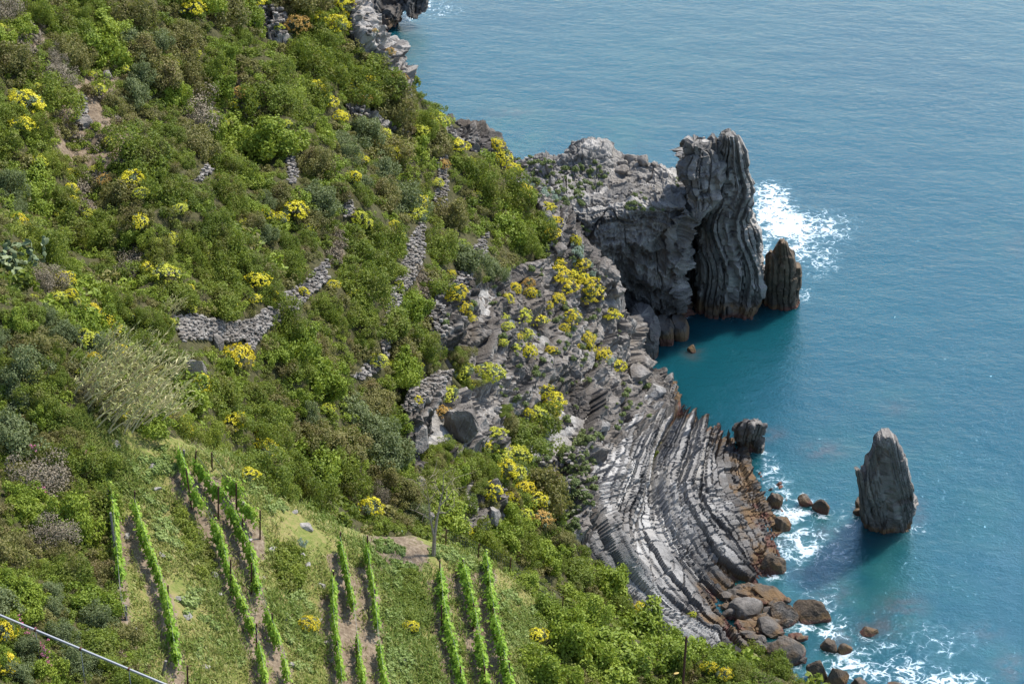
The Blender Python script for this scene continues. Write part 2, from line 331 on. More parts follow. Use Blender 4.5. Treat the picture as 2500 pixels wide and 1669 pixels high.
wide = np.clip((pys - 1180)/160, 0, 1)                # slabs get longer and broader lower down
t2 = tl/(0.55 + 1.0*h1(i2, i2*0+3) + 1.6*wide) + 9*h1(i2, i2*0+4) + .25*fbm(SP*.8, 2, 41); j2 = np.floor(t2).astype(int); g2 = t2 - j2
t1 = tl/(3.5 + 3*h1(i1, i1*0+3)) + 5*h1(i1, i1*0+8); j1 = np.floor(t1).astype(int)
d = (.9 + .5*wide)*(h1(i1, i1*0+1) - .5) + .5*(h1(i1, j1) - .5) + .30*(f1 - .5)
d = d + (.52 - .30*wide)*(h1(i2, i2*0+2) - .5) + (.42 - .28*wide)*(h1(i2, j2) - .5) + .12*(f2 - .5)
d = d - (.40 - .25*wide)*(f2 < .14) - .16*(g2 < .08) - .85*(f1 < .085) - .45*cracks(SP, 351, .3, .03) + 1.0*fbm(np.stack([s*.55, tl*.09, 0*s], -1), 2, 353)*np.clip(1 - (s - 4.4)/2.2, .12, 1) - .15*np.clip((s-5)/2, 0, 1) + .05*fbm(SP*2.6, 3, 50)
inb = inpoly(pxs, pys, POLY_STRATA); edge = soft(inb.astype(float), 12); edge = np.clip(edge*2 - .35, 0, 1)
SPd = SP + sn*(d*edge)[..., None]; SPd[..., 2] -= 1.6*(1 - np.clip(edge*3, 0, 1))
tn = .46 - .24*np.clip((s - 4.6)/2.2, 0, 1) + .52*(h1(i2, i2*0+21) - .5) + .40*(h1(i2, j2*5+2) - .5) + .22*(h1(i1, i1*0+23) - .5) - .3*(f1 < .085) + .22*fbm(SP*.35, 3, 355) - .2*cracks(SP, 351, .3, .03) - .25*(f2 < .12)
keep = (edge > .02).ravel(); F = grid_faces(*sx.shape); F = F[keep[F].all(1)]
idx = np.full(sx.size, -1); used = np.unique(F); idx[used] = np.arange(len(used))
strata = tag(obj("strata_cliff", mesh_data("strata_cliff", SPd.reshape(-1, 3)[used], idx[F], [M_STRATA], {"tone": tn.ravel()[used]})), kind='structure')

# ------------------------------------------------------------------ the laminated cliff between the scrub and the strata, a finer sheet
CX = np.arange(-17, 17, 0.085); CY = np.arange(90, 153, 0.095); cx_, cy_ = np.meshgrid(CX, CY)
CP = np.stack([cx_, cy_, np.maximum(tA(cx_, cy_), -2.5)], -1); cn = grid_normals(CP); pxc_, pyc_, _ = proj(CP)
inR = np.zeros(cx_.shape, bool)
for q in POLY_ROCKS: inR |= inpoly(pxc_, pyc_, q)
inR |= (cy_ > 138) & inpoly(pxc_, pyc_, [(1225,365),(1700,365),(1700,1000),(1500,700),(1380,540)])
eC = np.clip(soft(inR.astype(float), 14)*2 - .25, 0, 1)
q = CP + .5*np.stack([fbm(CP*.5, 3, 301), fbm(CP*.5, 3, 302), fbm(CP*.5, 3, 303)], -1)
b1 = np.floor(q/np.array([2.3, 2.6, 1.5])).astype(int); b2 = np.floor(q/np.array([.9, 1.0, .55]) + .37).astype(int)
lam_s = (q[..., 2] + .16*q[..., 0] - .05*q[..., 1] + .35*fbm(CP*.25, 3, 305))/.42; iC, fC = layers(lam_s, 17, -60, 260)
lamw = np.clip(.5 + 1.1*fbm(CP*.13, 2, 306), .1, 1)
iL, fL = layers((q[..., 2] + .12*q[..., 0] + .5*fbm(CP*.2, 2, 311))/1.7, 29, -60, 120); lL = (q[..., 0]*.9 - q[..., 1]*.4)/(2.2 + 2*h1(iL, iL*0+4)); jL = np.floor(lL).astype(int)
dC = 1.0*(h1(iL, iL*0+6) - .5) + .8*(h1(iL, jL) - .5) - .5*(fL < .10) + .75*fbm(CP*.20, 3, 307) + .55*(ridged(CP*.38, 4, 308) - .8) + .30*(h1(b1[..., 0], b1[..., 1], b1[..., 2]) - .5) + .20*(h1(b2[..., 0], b2[..., 1], b2[..., 2]) - .5)
dC = dC + lamw*(.62*(h1(iC, iC*0+3) - .5) - .24*(fC < .18)) + .07*fbm(CP*2.6, 3, 309) - .55*cracks(CP, 321, .32, .045)
CPd = CP + cn*(dC*eC + .12)[..., None]; CPd[..., 2] -= 1.3*(1 - np.clip(eC*3, 0, 1))
tC = .43 - .2*(fL < .10) + .25*(h1(iL, jL) - .5) + lamw*.75*(h1(iC, iC*0+8) - .5) + .22*(h1(b2[..., 0], b2[..., 1], b2[..., 2]*3) - .5) + .2*fbm(CP*.2, 2, 310) - .42*lamw*(fC < .2) - .25*cracks(CP, 321, .32, .045)  # dark line in each bed recess paints in shade the relief barely shows
tC = tC + .38*inpoly(pxc_, pyc_, POLY_ROCKS[2])
keep = (eC > .02).ravel(); F = grid_faces(*cx_.shape); F = F[keep[F].all(1)]
idx = np.full(cx_.size, -1); used = np.unique(F); idx[used] = np.arange(len(used))
cliff = tag(obj("rock_cliff", mesh_data("rock_cliff", CPd.reshape(-1, 3)[used], idx[F], [M_CLIFF], {"tone": tC.ravel()[used]})), kind='structure')

# ------------------------------------------------------------------ headland: a control net swept from its seaward side over the top and down its face
def catmull(C, n):
    C = np.asarray(C, float); m = len(C); t = np.linspace(0, m-1, n); i = np.clip(t.astype(int), 0, m-2); f = (t - i).reshape((-1,) + (1,)*(C.ndim-1))
    g = lambda k: C[np.clip(i + k, 0, m-1)]; a, b, c, e = g(-1), g(0), g(1), g(2)
    return .5*(2*b + (c-a)*f + (2*a-5*b+4*c-e)*f*f + (3*b-a-3*c+e)*f**3)
def net(C, nr, nc):
    return catmull(np.swapaxes(catmull(np.swapaxes(np.asarray(C, float), 0, 1), nc), 0, 1), nr)
pxc = [1180, 1300, 1374, 1418, 1470, 1530, 1600, 1648, 1668]
sky_y = [372, 384, 374, 347, 354, 384, 399, 408, 440]
edge_px = [1180, 1300, 1361, 1408, 1453, 1510, 1590, 1668, 1686]; edge_py = [560, 520, 500, 513, 515, 512, 508, 500, 520]
face = {620: [1180,1300,1370,1420,1470,1540,1600,1640,1656], 700: [1180,1300,1370,1430,1490,1550,1605,1645,1660], 775: [1180,1300,1380,1440,1500,1555,1605,1645,1662], 835: [1180,1300,1390,1450,1510,1560,1610,1645,1660]}
C = []
C.append([at_y(p, q, 160) + [0, 9, -22] for p, q in zip(pxc, sky_y)])
C.append([at_y(p, q, 160) + [0, 3, -4] for p, q in zip(pxc, sky_y)])
C.append([at_y(p, q, 159) for p, q in zip(pxc, sky_y)])
C.append([at_y(p, .55*q + .45*r, 155.5) for p, q, r in zip(np.add(pxc, edge_px)/2, sky_y, edge_py)])
C.append([at_y(p, q, 150.5) for p, q in zip(edge_px, edge_py)])
for (py, xs), y in zip(face.items(), (150.8, 152.2, 153.6, 154.5)): C.append([at_y(x, py, y) for x in xs])
C = np.array(C)
side1 = C[:, -1:] + [[[.9, 5, -.5]]]; side2 = C[:, -1:] + [[[1.0, 12, -1.5]]]      # round the corner to the east side
C = np.concatenate([C, side1, side2], 1)
P = net(C, 330, 360); nH = grid_normals(P)
if nH[100, 150, 2] < 0: nH = -nH
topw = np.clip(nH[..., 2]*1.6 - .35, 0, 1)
sb = (P[..., 2]*1.0 + 0.28*P[..., 0] + .25*P[..., 1] + 1.5*fbm(P*.16, 3, 61))/0.42; iH, fH = layers(sb, 13, -160, 260)
tt = P[..., 0]/(1.1 + 1.2*h1(iH, iH*0+1)) + 5*h1(iH, iH*0+2); jH = np.floor(tt).astype(int)
dH = .30*(h1(iH, iH*0+4) - .5) + .28*(h1(iH, jH) - .5) - .16*(fH < .14) + .95*fbm(P*.3, 4, 63)*(1-.45*topw) + .35*(ridged(P*.8, 4, 65)-.8)*(1-.5*topw)
dH = dH + .12*fbm(P*2.4, 3, 67) - .5*cracks(P, 331, .28, .045)
fade = np.ones_like(dH); P2 = P + nH*(dH*fade)[..., None]
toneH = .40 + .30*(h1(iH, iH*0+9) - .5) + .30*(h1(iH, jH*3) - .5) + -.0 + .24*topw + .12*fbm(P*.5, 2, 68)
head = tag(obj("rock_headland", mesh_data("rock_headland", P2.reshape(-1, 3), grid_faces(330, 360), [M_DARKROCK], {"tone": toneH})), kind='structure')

# ------------------------------------------------------------------ lofted rocks: rings from (py, left, right) outlines
def loft(levels, yf, depth, nz=160, na=200, beds=12, amp=.35, seed=1, rough=.35, lean=0.0, wob=.35, power=2.6, joints=1.3, back=0.5, tone0=.42, kink=0.0, slope=None):
    """levels: (py, pxl, pxr) down the outline; yf(py) distance of the front, depth(py) thickness"""
    Lv = np.array(levels, float); rings = []
    q = catmull(Lv, nz); q[:, 0] = np.interp(np.linspace(0, 1, nz), np.linspace(0, 1, len(Lv)), Lv[:, 0])
    q = np.stack([q[:, 0], np.interp(q[:, 0], Lv[:, 0], Lv[:, 1]), np.interp(q[:, 0], Lv[:, 0], Lv[:, 2])], -1)
    th = np.linspace(0, 2*np.pi, na, endpoint=False)
    c, s_ = np.cos(th), np.sin(th); cx = np.sign(c)*np.abs(c)**(2/power); cy = np.sign(s_)*np.abs(s_)**(2/power)
    for py, a, b in q:
        y = yf(py); l = at_y(a, py, y); r = at_y(b, py, y); m = (l+r)/2; hw = (r-l)[0]/2; dp = depth(py)
        rings.append(np.stack([m[0] + hw*cx, y + dp*back + dp*.5*cy, np.full(na, m[2] - min(.3*dp, .45) - .12)], -1))
    P = np.array(rings); n = grid_normals(np.concatenate([P, P[:, :1]], 1))[:, :-1]
    cen = P.mean(1, keepdims=True); out = P - cen; sg = np.sign((n*out).sum(-1).mean()); n = n*sg
    px, py, _ = proj(P); L_ = np.interp(py, q[:, 0], q[:, 1]); R_ = np.interp(py, q[:, 0], q[:, 2])
    u = np.clip((px - L_)/np.maximum(R_-L_, 1), -.2, 1.2)
    s = u*beds + wob*fbm(P*np.array([.14, .14, .12]), 2, seed, .3) + .03*fbm(P*1.3, 2, seed+7)
    s = s + kink*(np.exp(-((py - 565)/48)**2) - .8*np.exp(-((py - 455)/40)**2) - .5*np.exp(-((py - 680)/50)**2))
    if slope is not None: s = (px - slope*(py - q[0, 0]) - q[0, 1])/(q[:, 2] - q[:, 1]).max()*beds + wob*fbm(P*.2, 2, seed, .3)
    i, f = layers(s, seed+2, -40, 80)
    t = P[..., 2]/(joints*(.6 + h1(i, i*0+1))) + 4*h1(i, i*0+2); j = np.floor(t).astype(int); g = t - j
    cb = np.floor((P + .5*fbm(P*.5, 2, seed+15)[..., None])/np.array([1.5, 1.5, 1.9])).astype(int)
    d = amp*(h1(i, i*0+3) - .55) + amp*.5*(h1(i, j) - .5) - amp*.6*(f < .16) - amp*.22*(g < .05) + rough*(fbm(P*.4, 4, seed+9) + 1.1*(h1(cb[..., 0], cb[..., 1], cb[..., 2]) - .5)) + .05*fbm(P*2.3, 3, seed+11) - amp*.8*cracks(P, seed+41, .35, .04)
    w = np.clip((R_-L_)/60, .25, 1)
    P2 = P + n*(d*w)[..., None]
    tone = tone0 + .55*(h1(i, i*0+5) - .5) + .25*(h1(i, j*3) - .5) - .22*(f < .16) + .15*fbm(P*.3, 2, seed+19)
    top = P2[:1].mean(1, keepdims=True); 
    V = np.concatenate([P2.reshape(-1, 3), P2[0].mean(0)[None], P2[-1].mean(0)[None]]); tone = np.concatenate([tone.ravel(), [.6, .3]])
    F = grid_faces(nz, na, True); k = nz*na; a = np.arange(na); b2 = (a+1) % na
    F = np.concatenate([F, np.stack([a, b2, np.full(na, k), np.full(na, k)], -1)[:, [0, 1, 2, 2]]]) if False else F
    capT = np.stack([a, b2, np.full(na, k)], -1); capB = np.stack([b2 + (nz-1)*na, a + (nz-1)*na, np.full(na, k+1)], -1)
    return V, F, np.concatenate([capT, capB]), tone
def loft_obj(name, parts, mat, label, cat):
    me = bpy.data.meshes.new(name); VV, FF, TT, o = [], [], [], 0
    for V, F, Cp, t in parts:
        VV.append(V); TT.append(t); FF += [tuple(x) for x in (F + o).tolist()] + [tuple(x) for x in (Cp + o).tolist()]; o += len(V)
    V = np.concatenate(VV); base = np.array([V[:, 0].mean(), V[:, 1].mean(), V[:, 2].min()])
    me.from_pydata((V - base).tolist(), [], FF); me.materials.append(mat)
    at = me.attributes.new("tone", 'FLOAT', 'POINT'); at.data.foreach_set("value", np.concatenate(TT).astype(np.float32)); me.update()
    return tag(obj(name, me, None, base), label, cat)
lin = lambda a, ya, b, yb: (lambda p: ya + (yb-ya)*(p-a)/(b-a))
FIN = [(316,1776,1790),(324,1768,1796),(346,1764,1806),(370,1757,1813),(400,1740,1822),(440,1724,1833),(492,1720,1840),(540,1716,1849),(560,1714,1865),(645,1712,1872),(744,1712,1869),(775,1718,1852),(830,1720,1850)]
HEAD2 = [(333,1741,1753),(345,1729,1764),(370,1726,1766),(405,1730,1762)]
HEADB = [(342,1686,1712),(350,1676,1738),(362,1675,1748),(385,1672,1762),(413,1667,1763),(436,1672,1759),(470,1680,1745),(495,1688,1736),(512,1694,1722),(520,1700,1712)]
WALL = [(500,1650,1735),(560,1648,1740),(650,1650,1735),(744,1655,1730),(800,1655,1730)]
tower = loft_obj("rock_tower", [
    loft(FIN, lin(316,151.2,800,155.2), lin(316,1.6,800,8.5), beds=14, amp=.5, seed=71, rough=.3, wob=2.0, joints=2.0, tone0=.47, power=4.2, kink=2.1, nz=240, na=320),
    loft(HEADB, lin(330,150.6,520,150.2), lambda p: 4.5*max(.25, 1-abs(p-410)/150), beds=6, amp=.28, seed=75, rough=.7, wob=4, joints=.8, tone0=.58, power=3.2, nz=150, na=220),
    loft(HEAD2, lin(330,151.5,410,151.2), lambda p: 2.2, beds=3, amp=.2, seed=79, rough=.5, power=3, nz=60, na=90),
    loft(WALL, lin(500,157.3,800,158.0), lambda p: 3.0, beds=7, amp=.35, seed=77, rough=.3)], M_DARKROCK,
    "tall rock fin of upright banded beds at the end of the headland", "rock tower")
st = [(583,1908,1922),(592,1900,1930),(612,1895,1937),(650,1893,1944),(700,1890,1946),(735,1888,1944),(770,1888,1944)]
st2 = [(612,1884,1894),(622,1877,1900),(660,1874,1906),(735,1870,1906),(770,1870,1906)]
st3 = [(643,1944,1958),(655,1936,1960),(690,1930,1956),(722,1926,1950),(760,1926,1950)]
loft_obj("sea_rock", [loft(st, lin(583,154,770,157), lin(583,1.2,770,4), beds=5, amp=.3, seed=81, nz=90, na=120), loft(st2, lin(583,154.5,770,157), lin(583,1.,770,3), beds=3, amp=.3, seed=83, nz=80, na=90),
    loft(st3, lin(583,155,770,157.5), lin(583,1.,770,2), beds=2, amp=.2, seed=85, nz=60, na=70)], M_TAWNY, "ragged brown pinnacles at the seaward foot of the tall rock fin", "sea rock")
STK = [(1052,2160,2178),(1064,2146,2188),(1085,2130,2199),(1114,2114,2211),(1150,2108,2226),(1183,2112,2239),(1215,2117,2245),(1243,2124,2247),(1274,2138,2230),(1300,2148,2222),(1340,2150,2222)]
sub = [(1141,2092,2102),(1150,2090,2112),(1190,2096,2124),(1240,2108,2134),(1275,2120,2150),(1310,2120,2150)]
loft_obj("sea_stack", [loft(STK, lin(1052,117.5,1300,121.3), lin(1052,1.2,1300,3.6), beds=26, amp=.09, seed=91, rough=.30, wob=.3, joints=2.2, power=5, tone0=.52, slope=.24, nz=170, na=220),
    loft(sub, lin(1141,118.5,1300,121.5), lin(1141,.6,1310,2), beds=2, amp=.2, seed=93, nz=80, na=80)], M_BOULDER, "tall leaning grooved sea stack standing alone in the water", "sea stack")
r = [(1026,1836,1862),(1033,1812,1868),(1046,1800,1869),(1070,1792,1866),(1098,1794,1856),(1125,1796,1850)]
loft_obj("sea_rock", [loft(r, lin(1026,131,1125,132.3), lin(1026,1.0,1125,2.6), beds=6, amp=.25, seed=95, nz=90, na=120)], M_BOULDER, "dark ribbed rock in the water off the corner of the folded strata", "sea rock")

# ------------------------------------------------------------------ boulders
import bmesh
_ico = {}
def ico(n):
    if n not in _ico:
        bm = bmesh.new(); bmesh.ops.create_icosphere(bm, subdivisions=n, radius=1.0)
        _ico[n] = (np.array([v.co[:] for v in bm.verts]), np.array([[v.index for v in f.verts] for f in bm.faces])); bm.free()
    return _ico[n]
def boulder(size, seed, angular=.6, sub=5, strat=0.0, rough=.05):
    V, F = ico(sub); V = V.copy(); rs = np.random.RandomState(seed)
    for k in range(int(9 + 12*angular)):
        n = rs.normal(size=3); n /= np.linalg.norm(n); dd = rs.uniform(.55, .86)
        t = V @ n; ov = np.maximum(t - dd, 0); V = V - n*ov[:, None]*(.72 + .28*angular)
    if strat:
        ax = rs.normal(size=3)*[1, 1, .35]; ax /= np.linalg.norm(ax); i, f = layers((V @ ax)*7 + .3*fbm(V*2, 2, seed), seed, -30, 60)
        V = V*(1 + strat*((h1(i, i*0+seed) - .5) - .5*(f < .2)))[:, None]
    V = V*(1 + rough*fbm(V*2.2 + seed, 4, seed))[:, None]
    tone = .5 + .3*fbm(V*1.5, 2, seed+3)
    V = V*np.asarray(size); a, b, c = rs.uniform(-.3, .3, 3)
    M = np.array(Matrix.Rotation(rs.uniform(0, 6.28), 3, 'Z') @ Matrix.Rotation(a, 3, 'X') @ Matrix.Rotation(b, 3, 'Y'))
    return V, F, tone, M
def put_rock(name, x0, y0, x1, y1, z, mat, label, cat, seed, angular=.5, strat=0.0, deep=.8, zr=None, group=None, sub=5, sink=.25, tall=None):
    """a boulder that fills the photo box x0..x1, y0..y1 and rests at height z"""
    c = at_z((x0+x1)/2, y1 - (y1-y0)*.22, z); px, py, w = proj(c); k = w/FOC
    hw = (x1-x0)/2*k; hh = (y1-y0)/2*k
    V, F, t, M = boulder((hw, hw*deep, max(hh*1.05 if tall is None else tall, .1)), seed, angular, sub, strat)
    ang = zr if zr is not None else random.Random(seed).uniform(-.35, .35)
    o = tag(obj(name, mesh_data(name, V, F, [mat], {"tone": t}), None, Vector(c) + Vector((0, 0, hh*(.55 - sink)))), label, cat, group)
    o.rotation_euler = (random.Random(seed).uniform(-.15, .15), random.Random(seed+1).uniform(-.15, .15), ang); return o
ROCKS = [  # x0,y0,x1,y1, material, seed, angular, strat, label
 (1676,833,1702,866,'T',104,.3,.02,"small brown rock awash at the foot of the dark slab in the cove"),
 (1868,1178,1914,1252,'T',105,.8,.06,"pointed tawny rock just off the foot of the strata"),
 (1884,1245,1932,1303,'T',106,.7,.05,"tawny rock in the foam below the pointed one"),
 (1944,1197,1984,1242,'D',107,.6,.04,"dark small rock, left one of the pair awash between strata and stack"),
 (1980,1205,2033,1258,'T',108,.5,.04,"brown rounded rock, right one of the pair awash between strata and stack"),
 (1852,1330,1922,1405,'T',109,.6,.05,"tawny knobbly rock at the tip of the strata slabs"),
 (1768,1436,1868,1516,'B',110,.35,.0,"large smooth grey boulder at the foot of the slabs"),
 (1762,1470,1804,1514,'B',111,.12,.0,"round tan boulder leaning on the large grey one"),
 (1868,1457,1960,1530,'D',112,.55,.07,"dark striped boulder in the middle of the shore boulders"),
 (1926,1448,2034,1518,'T',113,.85,.02,"flat-topped tawny block at the water's edge"),
 (1830,1418,1924,1470,'T',114,.6,.02,"low tawny rock behind the large grey boulder"),
 (1834,1500,1922,1550,'B',115,.5,.02,"flat grey and tan rock below the striped boulder"),
 (1860,1535,1966,1625,'D',116,.35,.0,"big dark sloping boulder above the near bushes"),
 (1796,1518,1826,1560,'D',117,.8,.08,"dark splinter of rock wedged below the round tan boulder"),
 (1812,1520,1848,1550,'B',118,.8,.06,"broken grey fragment among the shore boulders"),
 (1840,1530,1862,1552,'D',119,.7,.04,"smallest dark fragment among the shore boulders"),
 (1966,1580,2022,1675,'T',120,.45,.06,"long tawny rock furthest left along the bottom edge of the sea"),
 (2010,1605,2074,1690,'T',121,.5,.06,"tawny and black rock second along the bottom edge of the sea"),
 (2066,1635,2118,1700,'T',122,.5,.06,"tawny rock cut by the bottom edge of the picture"),
 (1998,1550,2048,1592,'T',123,.5,.05,"reddish rock in the foam above the long tawny one"),
 (2044,1560,2084,1598,'P',124,.4,.03,"pinkish rock awash in the foam"),
 (2094,1522,2146,1552,'T',125,.9,.02,"small flat-topped rock out on its own in the shallows"),
 (2080,1205,2120,1245,'T',126,.5,.04,"dark red rock touching the left side of the sea stack"),
 (2082,1232,2112,1262,'T',127,.4,.03,"small low rock at the left foot of the sea stack"),
 (2160,1655,2210,1685,'P',128,.4,.03,"pink rock breaking the surface at the bottom edge"),
 (1598,1590,1600,1592,'B',129,.4,.0,None)]
MATS = {'B': M_BOULDER, 'D': M_DARKROCK, 'T': M_TAWNY, 'P': M_TAWNY}
for (a, b, c, d_, m, sd, an, stt, lb) in ROCKS:
    if lb: put_rock("boulder", a, b, c, d_, 0.0, MATS[m], lb, "boulder", sd, an, stt)
COVE = [([(790,1545,1590),(798,1530,1602),(830,1520,1612),(880,1524,1616),(906,1560,1614),(935,1565,1610)], 146.5, 5.0, M_BOULDER, "big rounded brown boulder in the cove beneath the headland"),
 ([(793,1612,1638),(802,1606,1645),(850,1606,1647),(880,1608,1646),(905,1608,1644)], 149.2, 3.0, M_DARKROCK, "dark upright block beside the big brown boulder in the cove"),
 ([(788,1650,1672),(797,1645,1676),(840,1646,1677),(870,1650,1672),(890,1652,1670)], 150.4, 2.5, M_DARKROCK, "dark upright slab nearest the fin in the cove")]
for k, (lv, yy, dp, mm, lb) in enumerate(COVE):
    loft_obj("boulder", [loft(lv, lin(lv[0][0], yy, lv[-1][0], yy + .8), lambda p: dp, beds=3, amp=.10, seed=160+k, rough=.4, nz=80, na=120, power=2.9)], mm, lb, "boulder")
# rocks of the next headland, beyond the rocky edge of the hillside
FARR = [[(-60,905,990),(-20,870,1010),(20,860,1006),(42,870,990),(60,880,975),(80,885,960)],[(-60,800,900),(0,800,905),(40,820,915),(75,830,925),(90,830,925)],[(35,905,925),(50,880,934),(75,885,934),(100,890,932),(110,890,930)],[(-30,960,1030),(0,990,1042),(14,985,1040),(30,985,1035)]]
for k, (lv, lb) in enumerate(zip(FARR, ["dark wet rock of the far cove cut by the top edge","grey cliff foot half hidden behind the rocky brow","rounded dark rock with a tawny rim in the far cove","low pale rock in the surf at the top edge"])):
    loft_obj("shore_rock", [loft(lv, lambda p: 228+ (80-p)*.05, lambda p: 7.0 if k < 3 else 4., beds=5, amp=.5, seed=200+k, rough=.7, nz=70, na=110)], M_DARKROCK, lb, "shore rock")
# ------------------------------------------------------------------ the sea
XS = np.concatenate([np.linspace(-900, -45, 40), np.arange(-40, 80, .45), np.linspace(84, 900, 40)]); YS = np.concatenate([np.linspace(-200, 80, 20), np.arange(84, 262, .5), np.linspace(270, 2500, 50)])
wx, wy = np.meshgrid(XS, YS); W = np.stack([wx, wy, np.zeros_like(wx)], -1); wpx, wpy, ww = proj(W); wpx = np.where(wy > 20, wpx, -9999)
def blobs(L):
    r = np.zeros(wx.shape)
    for x, y, a, b, s_ in L: r = np.maximum(r, s_*np.exp(-(((wpx-x)/a)**2 + ((wpy-y)/b)**2)**1.3))
    return r
foam = blobs([(1880,475,55,38,.95),(1925,550,85,38,1.15),(1890,520,60,60,1.1),(1990,560,110,55,.72),(2000,630,60,55,.6),(1960,720,30,25,.6),(1950,600,60,50,.8),(1868,600,24,60,.7),(1885,745,50,12,.55),(1790,778,60,8,.5),
 (1880,1150,32,45,.75),(1935,1258,42,28,1.0),(1965,1235,70,34,.62),(1950,1330,80,65,.8),(2020,1350,70,50,.62),(1885,1395,45,22,.95),(1830,1437,22,14,.9),(1905,1200,40,60,.6),(1900,1330,50,100,.5),(1990,1440,90,50,.42),(2140,1590,120,60,.45),(2065,1285,45,60,.45),
 (1960,1530,55,26,.72),(2030,1535,60,40,.78),(2080,1630,90,45,.85),(2210,1640,130,45,.72),(2320,1665,110,35,.8),(2290,1560,130,60,.42),(1840,1100,40,22,.75),(2015,1475,50,30,.5),(2240,1290,50,25,.45),
 (1020,10,48,28,.9),(985,42,40,20,.75),(1070,25,80,30,.5),(1674,772,18,9,.7),(1600,940,60,30,.32)] + [((r[0]+r[2])/2, r[3] - 4, (r[2]-r[0])*.72, max((r[3]-r[1])*.34, 12), .66) for r in ROCKS if r[8] and r[0] > 1850])
shal = blobs([(1230,290,130,60,.6),(1260,340,90,35,.7),(1960,1420,260,260,.85),(2230,1480,140,90,.8),(2170,1000,110,50,.45),(2380,1620,140,60,.5),(1500,330,140,60,.5),(2400,1250,140,120,.35),(2130,1120,200,110,.5),(2440,580,60,50,.4),(1000,130,60,60,.5),(1700,150,200,90,.2)])
subm = blobs([(2000,1300,55,18,.9),(2200,1480,60,36,.8),(2140,1530,60,34,.9),(2030,1450,60,30,.6),(2060,1560,50,30,.9),(1880,1060,40,18,.8),(2010,1100,60,24,.8),(2190,995,40,22,.5),(2470,1630,40,40,.7),(1240,275,70,14,.5),(2100,1300,120,30,.4),(2240,1250,24,40,.6),(1980,1400,70,34,.5),(2400,1540,50,26,.4),(1690,860,26,20,.7),(2480,600,30,26,.4),(1900,1330,40,40,.7),(1800,755,60,14,.4)])
def sea_material():
    m, nt, b, L = new_mat("sea_water"); pos = world_pos(nt)
    mp = nd(nt, "ShaderNodeMapping"); L(pos, mp.inputs[0]); mp.inputs["Rotation"].default_value = (0, 0, R(18)); mp.inputs["Scale"].default_value = (.7, 1.0, 1.0)
    n0 = noise(nt, 0.035, 4, 0.6, pos); nb = noise(nt, .22, 4, .6, pos)
    c = mixc(nt, maprange(nt, n0, .35, .65), (.004, .049, .067), (.005, .057, .073))
    c = mixc(nt, math_(nt, 'MULTIPLY', attr(nt, "shallow"), maprange(nt, nb, .3, .6)), c, (.020, .086, .076))
    c = mixc(nt, math_(nt, 'MULTIPLY', attr(nt, "submerged"), maprange(nt, noise(nt, .9, 4, .6, pos), .34, .56)), c, (.05, .055, .055))
    d = nd(nt, "ShaderNodeTexNoise"); d.inputs["Scale"].default_value = .9; d.inputs["Detail"].default_value = 3; L(pos, d.inputs["Vector"])
    wv = nd(nt, "ShaderNodeVectorMath", operation='MULTIPLY_ADD'); L(d.outputs["Color"], wv.inputs[0]); wv.inputs[1].default_value = (1.6, 1.6, 0); L(pos, wv.inputs[2])
    vo = nd(nt, "ShaderNodeTexVoronoi", feature='DISTANCE_TO_EDGE'); vo.inputs["Scale"].default_value = .85; L(wv.outputs[0], vo.inputs["Vector"])
    vo2 = nd(nt, "ShaderNodeTexVoronoi", feature='DISTANCE_TO_EDGE'); vo2.inputs["Scale"].default_value = 2.3; L(wv.outputs[0], vo2.inputs["Vector"])
    web = math_(nt, 'ADD', math_(nt, 'MULTIPLY', maprange(nt, vo.outputs[0], .28, 0), .5), math_(nt, 'MULTIPLY', maprange(nt, vo2.outputs[0], .25, 0), .5))
    fn = noise(nt, 1.0, 9, .78, wv.outputs[0])
    ff = math_(nt, 'ADD', math_(nt, 'MULTIPLY', attr(nt, "foam"), .86), math_(nt, 'ADD', math_(nt, 'MULTIPLY', math_(nt, 'SUBTRACT', fn, .5), 1.7), math_(nt, 'MULTIPLY', math_(nt, 'SUBTRACT', web, .45), .75)))
    fm = math_(nt, 'MULTIPLY', maprange(nt, ff, .64, 1.08), maprange(nt, attr(nt, "foam"), .05, .2))
    veil = math_(nt, 'MULTIPLY', maprange(nt, ff, .30, .8), .35)
    c = mixc(nt, math_(nt, 'MULTIPLY', veil, maprange(nt, attr(nt, "foam"), .05, .3)), c, (.12, .24, .28))
    c = mixc(nt, fm, c, (.74, .77, .80))
    L(c, b.inputs["Base Color"]); L(maprange(nt, fm, 0, 1, .07, .8), b.inputs["Roughness"]); b.inputs["IOR"].default_value = 1.6
    b.inputs["Specular IOR Level"].default_value = .72; b.subsurface_method = "BURLEY"; b.inputs["Subsurface Weight"].default_value = .85; b.inputs["Subsurface Radius"].default_value = (1, 1, 1); b.inputs["Subsurface Scale"].default_value = 2.5; b.inputs["Specular Tint"].default_value = (.33, .71, .94, 1)
    h = math_(nt, 'ADD', math_(nt, 'MULTIPLY', noise(nt, .22, 2, .5, mp.outputs[0]), .7), math_(nt, 'ADD', math_(nt, 'MULTIPLY', noise(nt, 1.1, 5, .68, mp.outputs[0]), .42), math_(nt, 'MULTIPLY', noise(nt, 5.0, 3, .7, pos), .16)))
    h = math_(nt, 'ADD', h, math_(nt, 'MULTIPLY', fm, .12))
    bp = nd(nt, "ShaderNodeBump"); bp.inputs["Strength"].default_value = 1.0; bp.inputs["Distance"].default_value = .25; L(h, bp.inputs["Height"]); L(bp.outputs[0], b.inputs["Normal"])
    return m
sea = tag(obj("sea", mesh_data("sea", W.reshape(-1, 3), grid_faces(*wx.shape), [sea_material()], {"foam": foam, "shallow": shal, "submerged": subm}, smooth=True)), kind='structure')
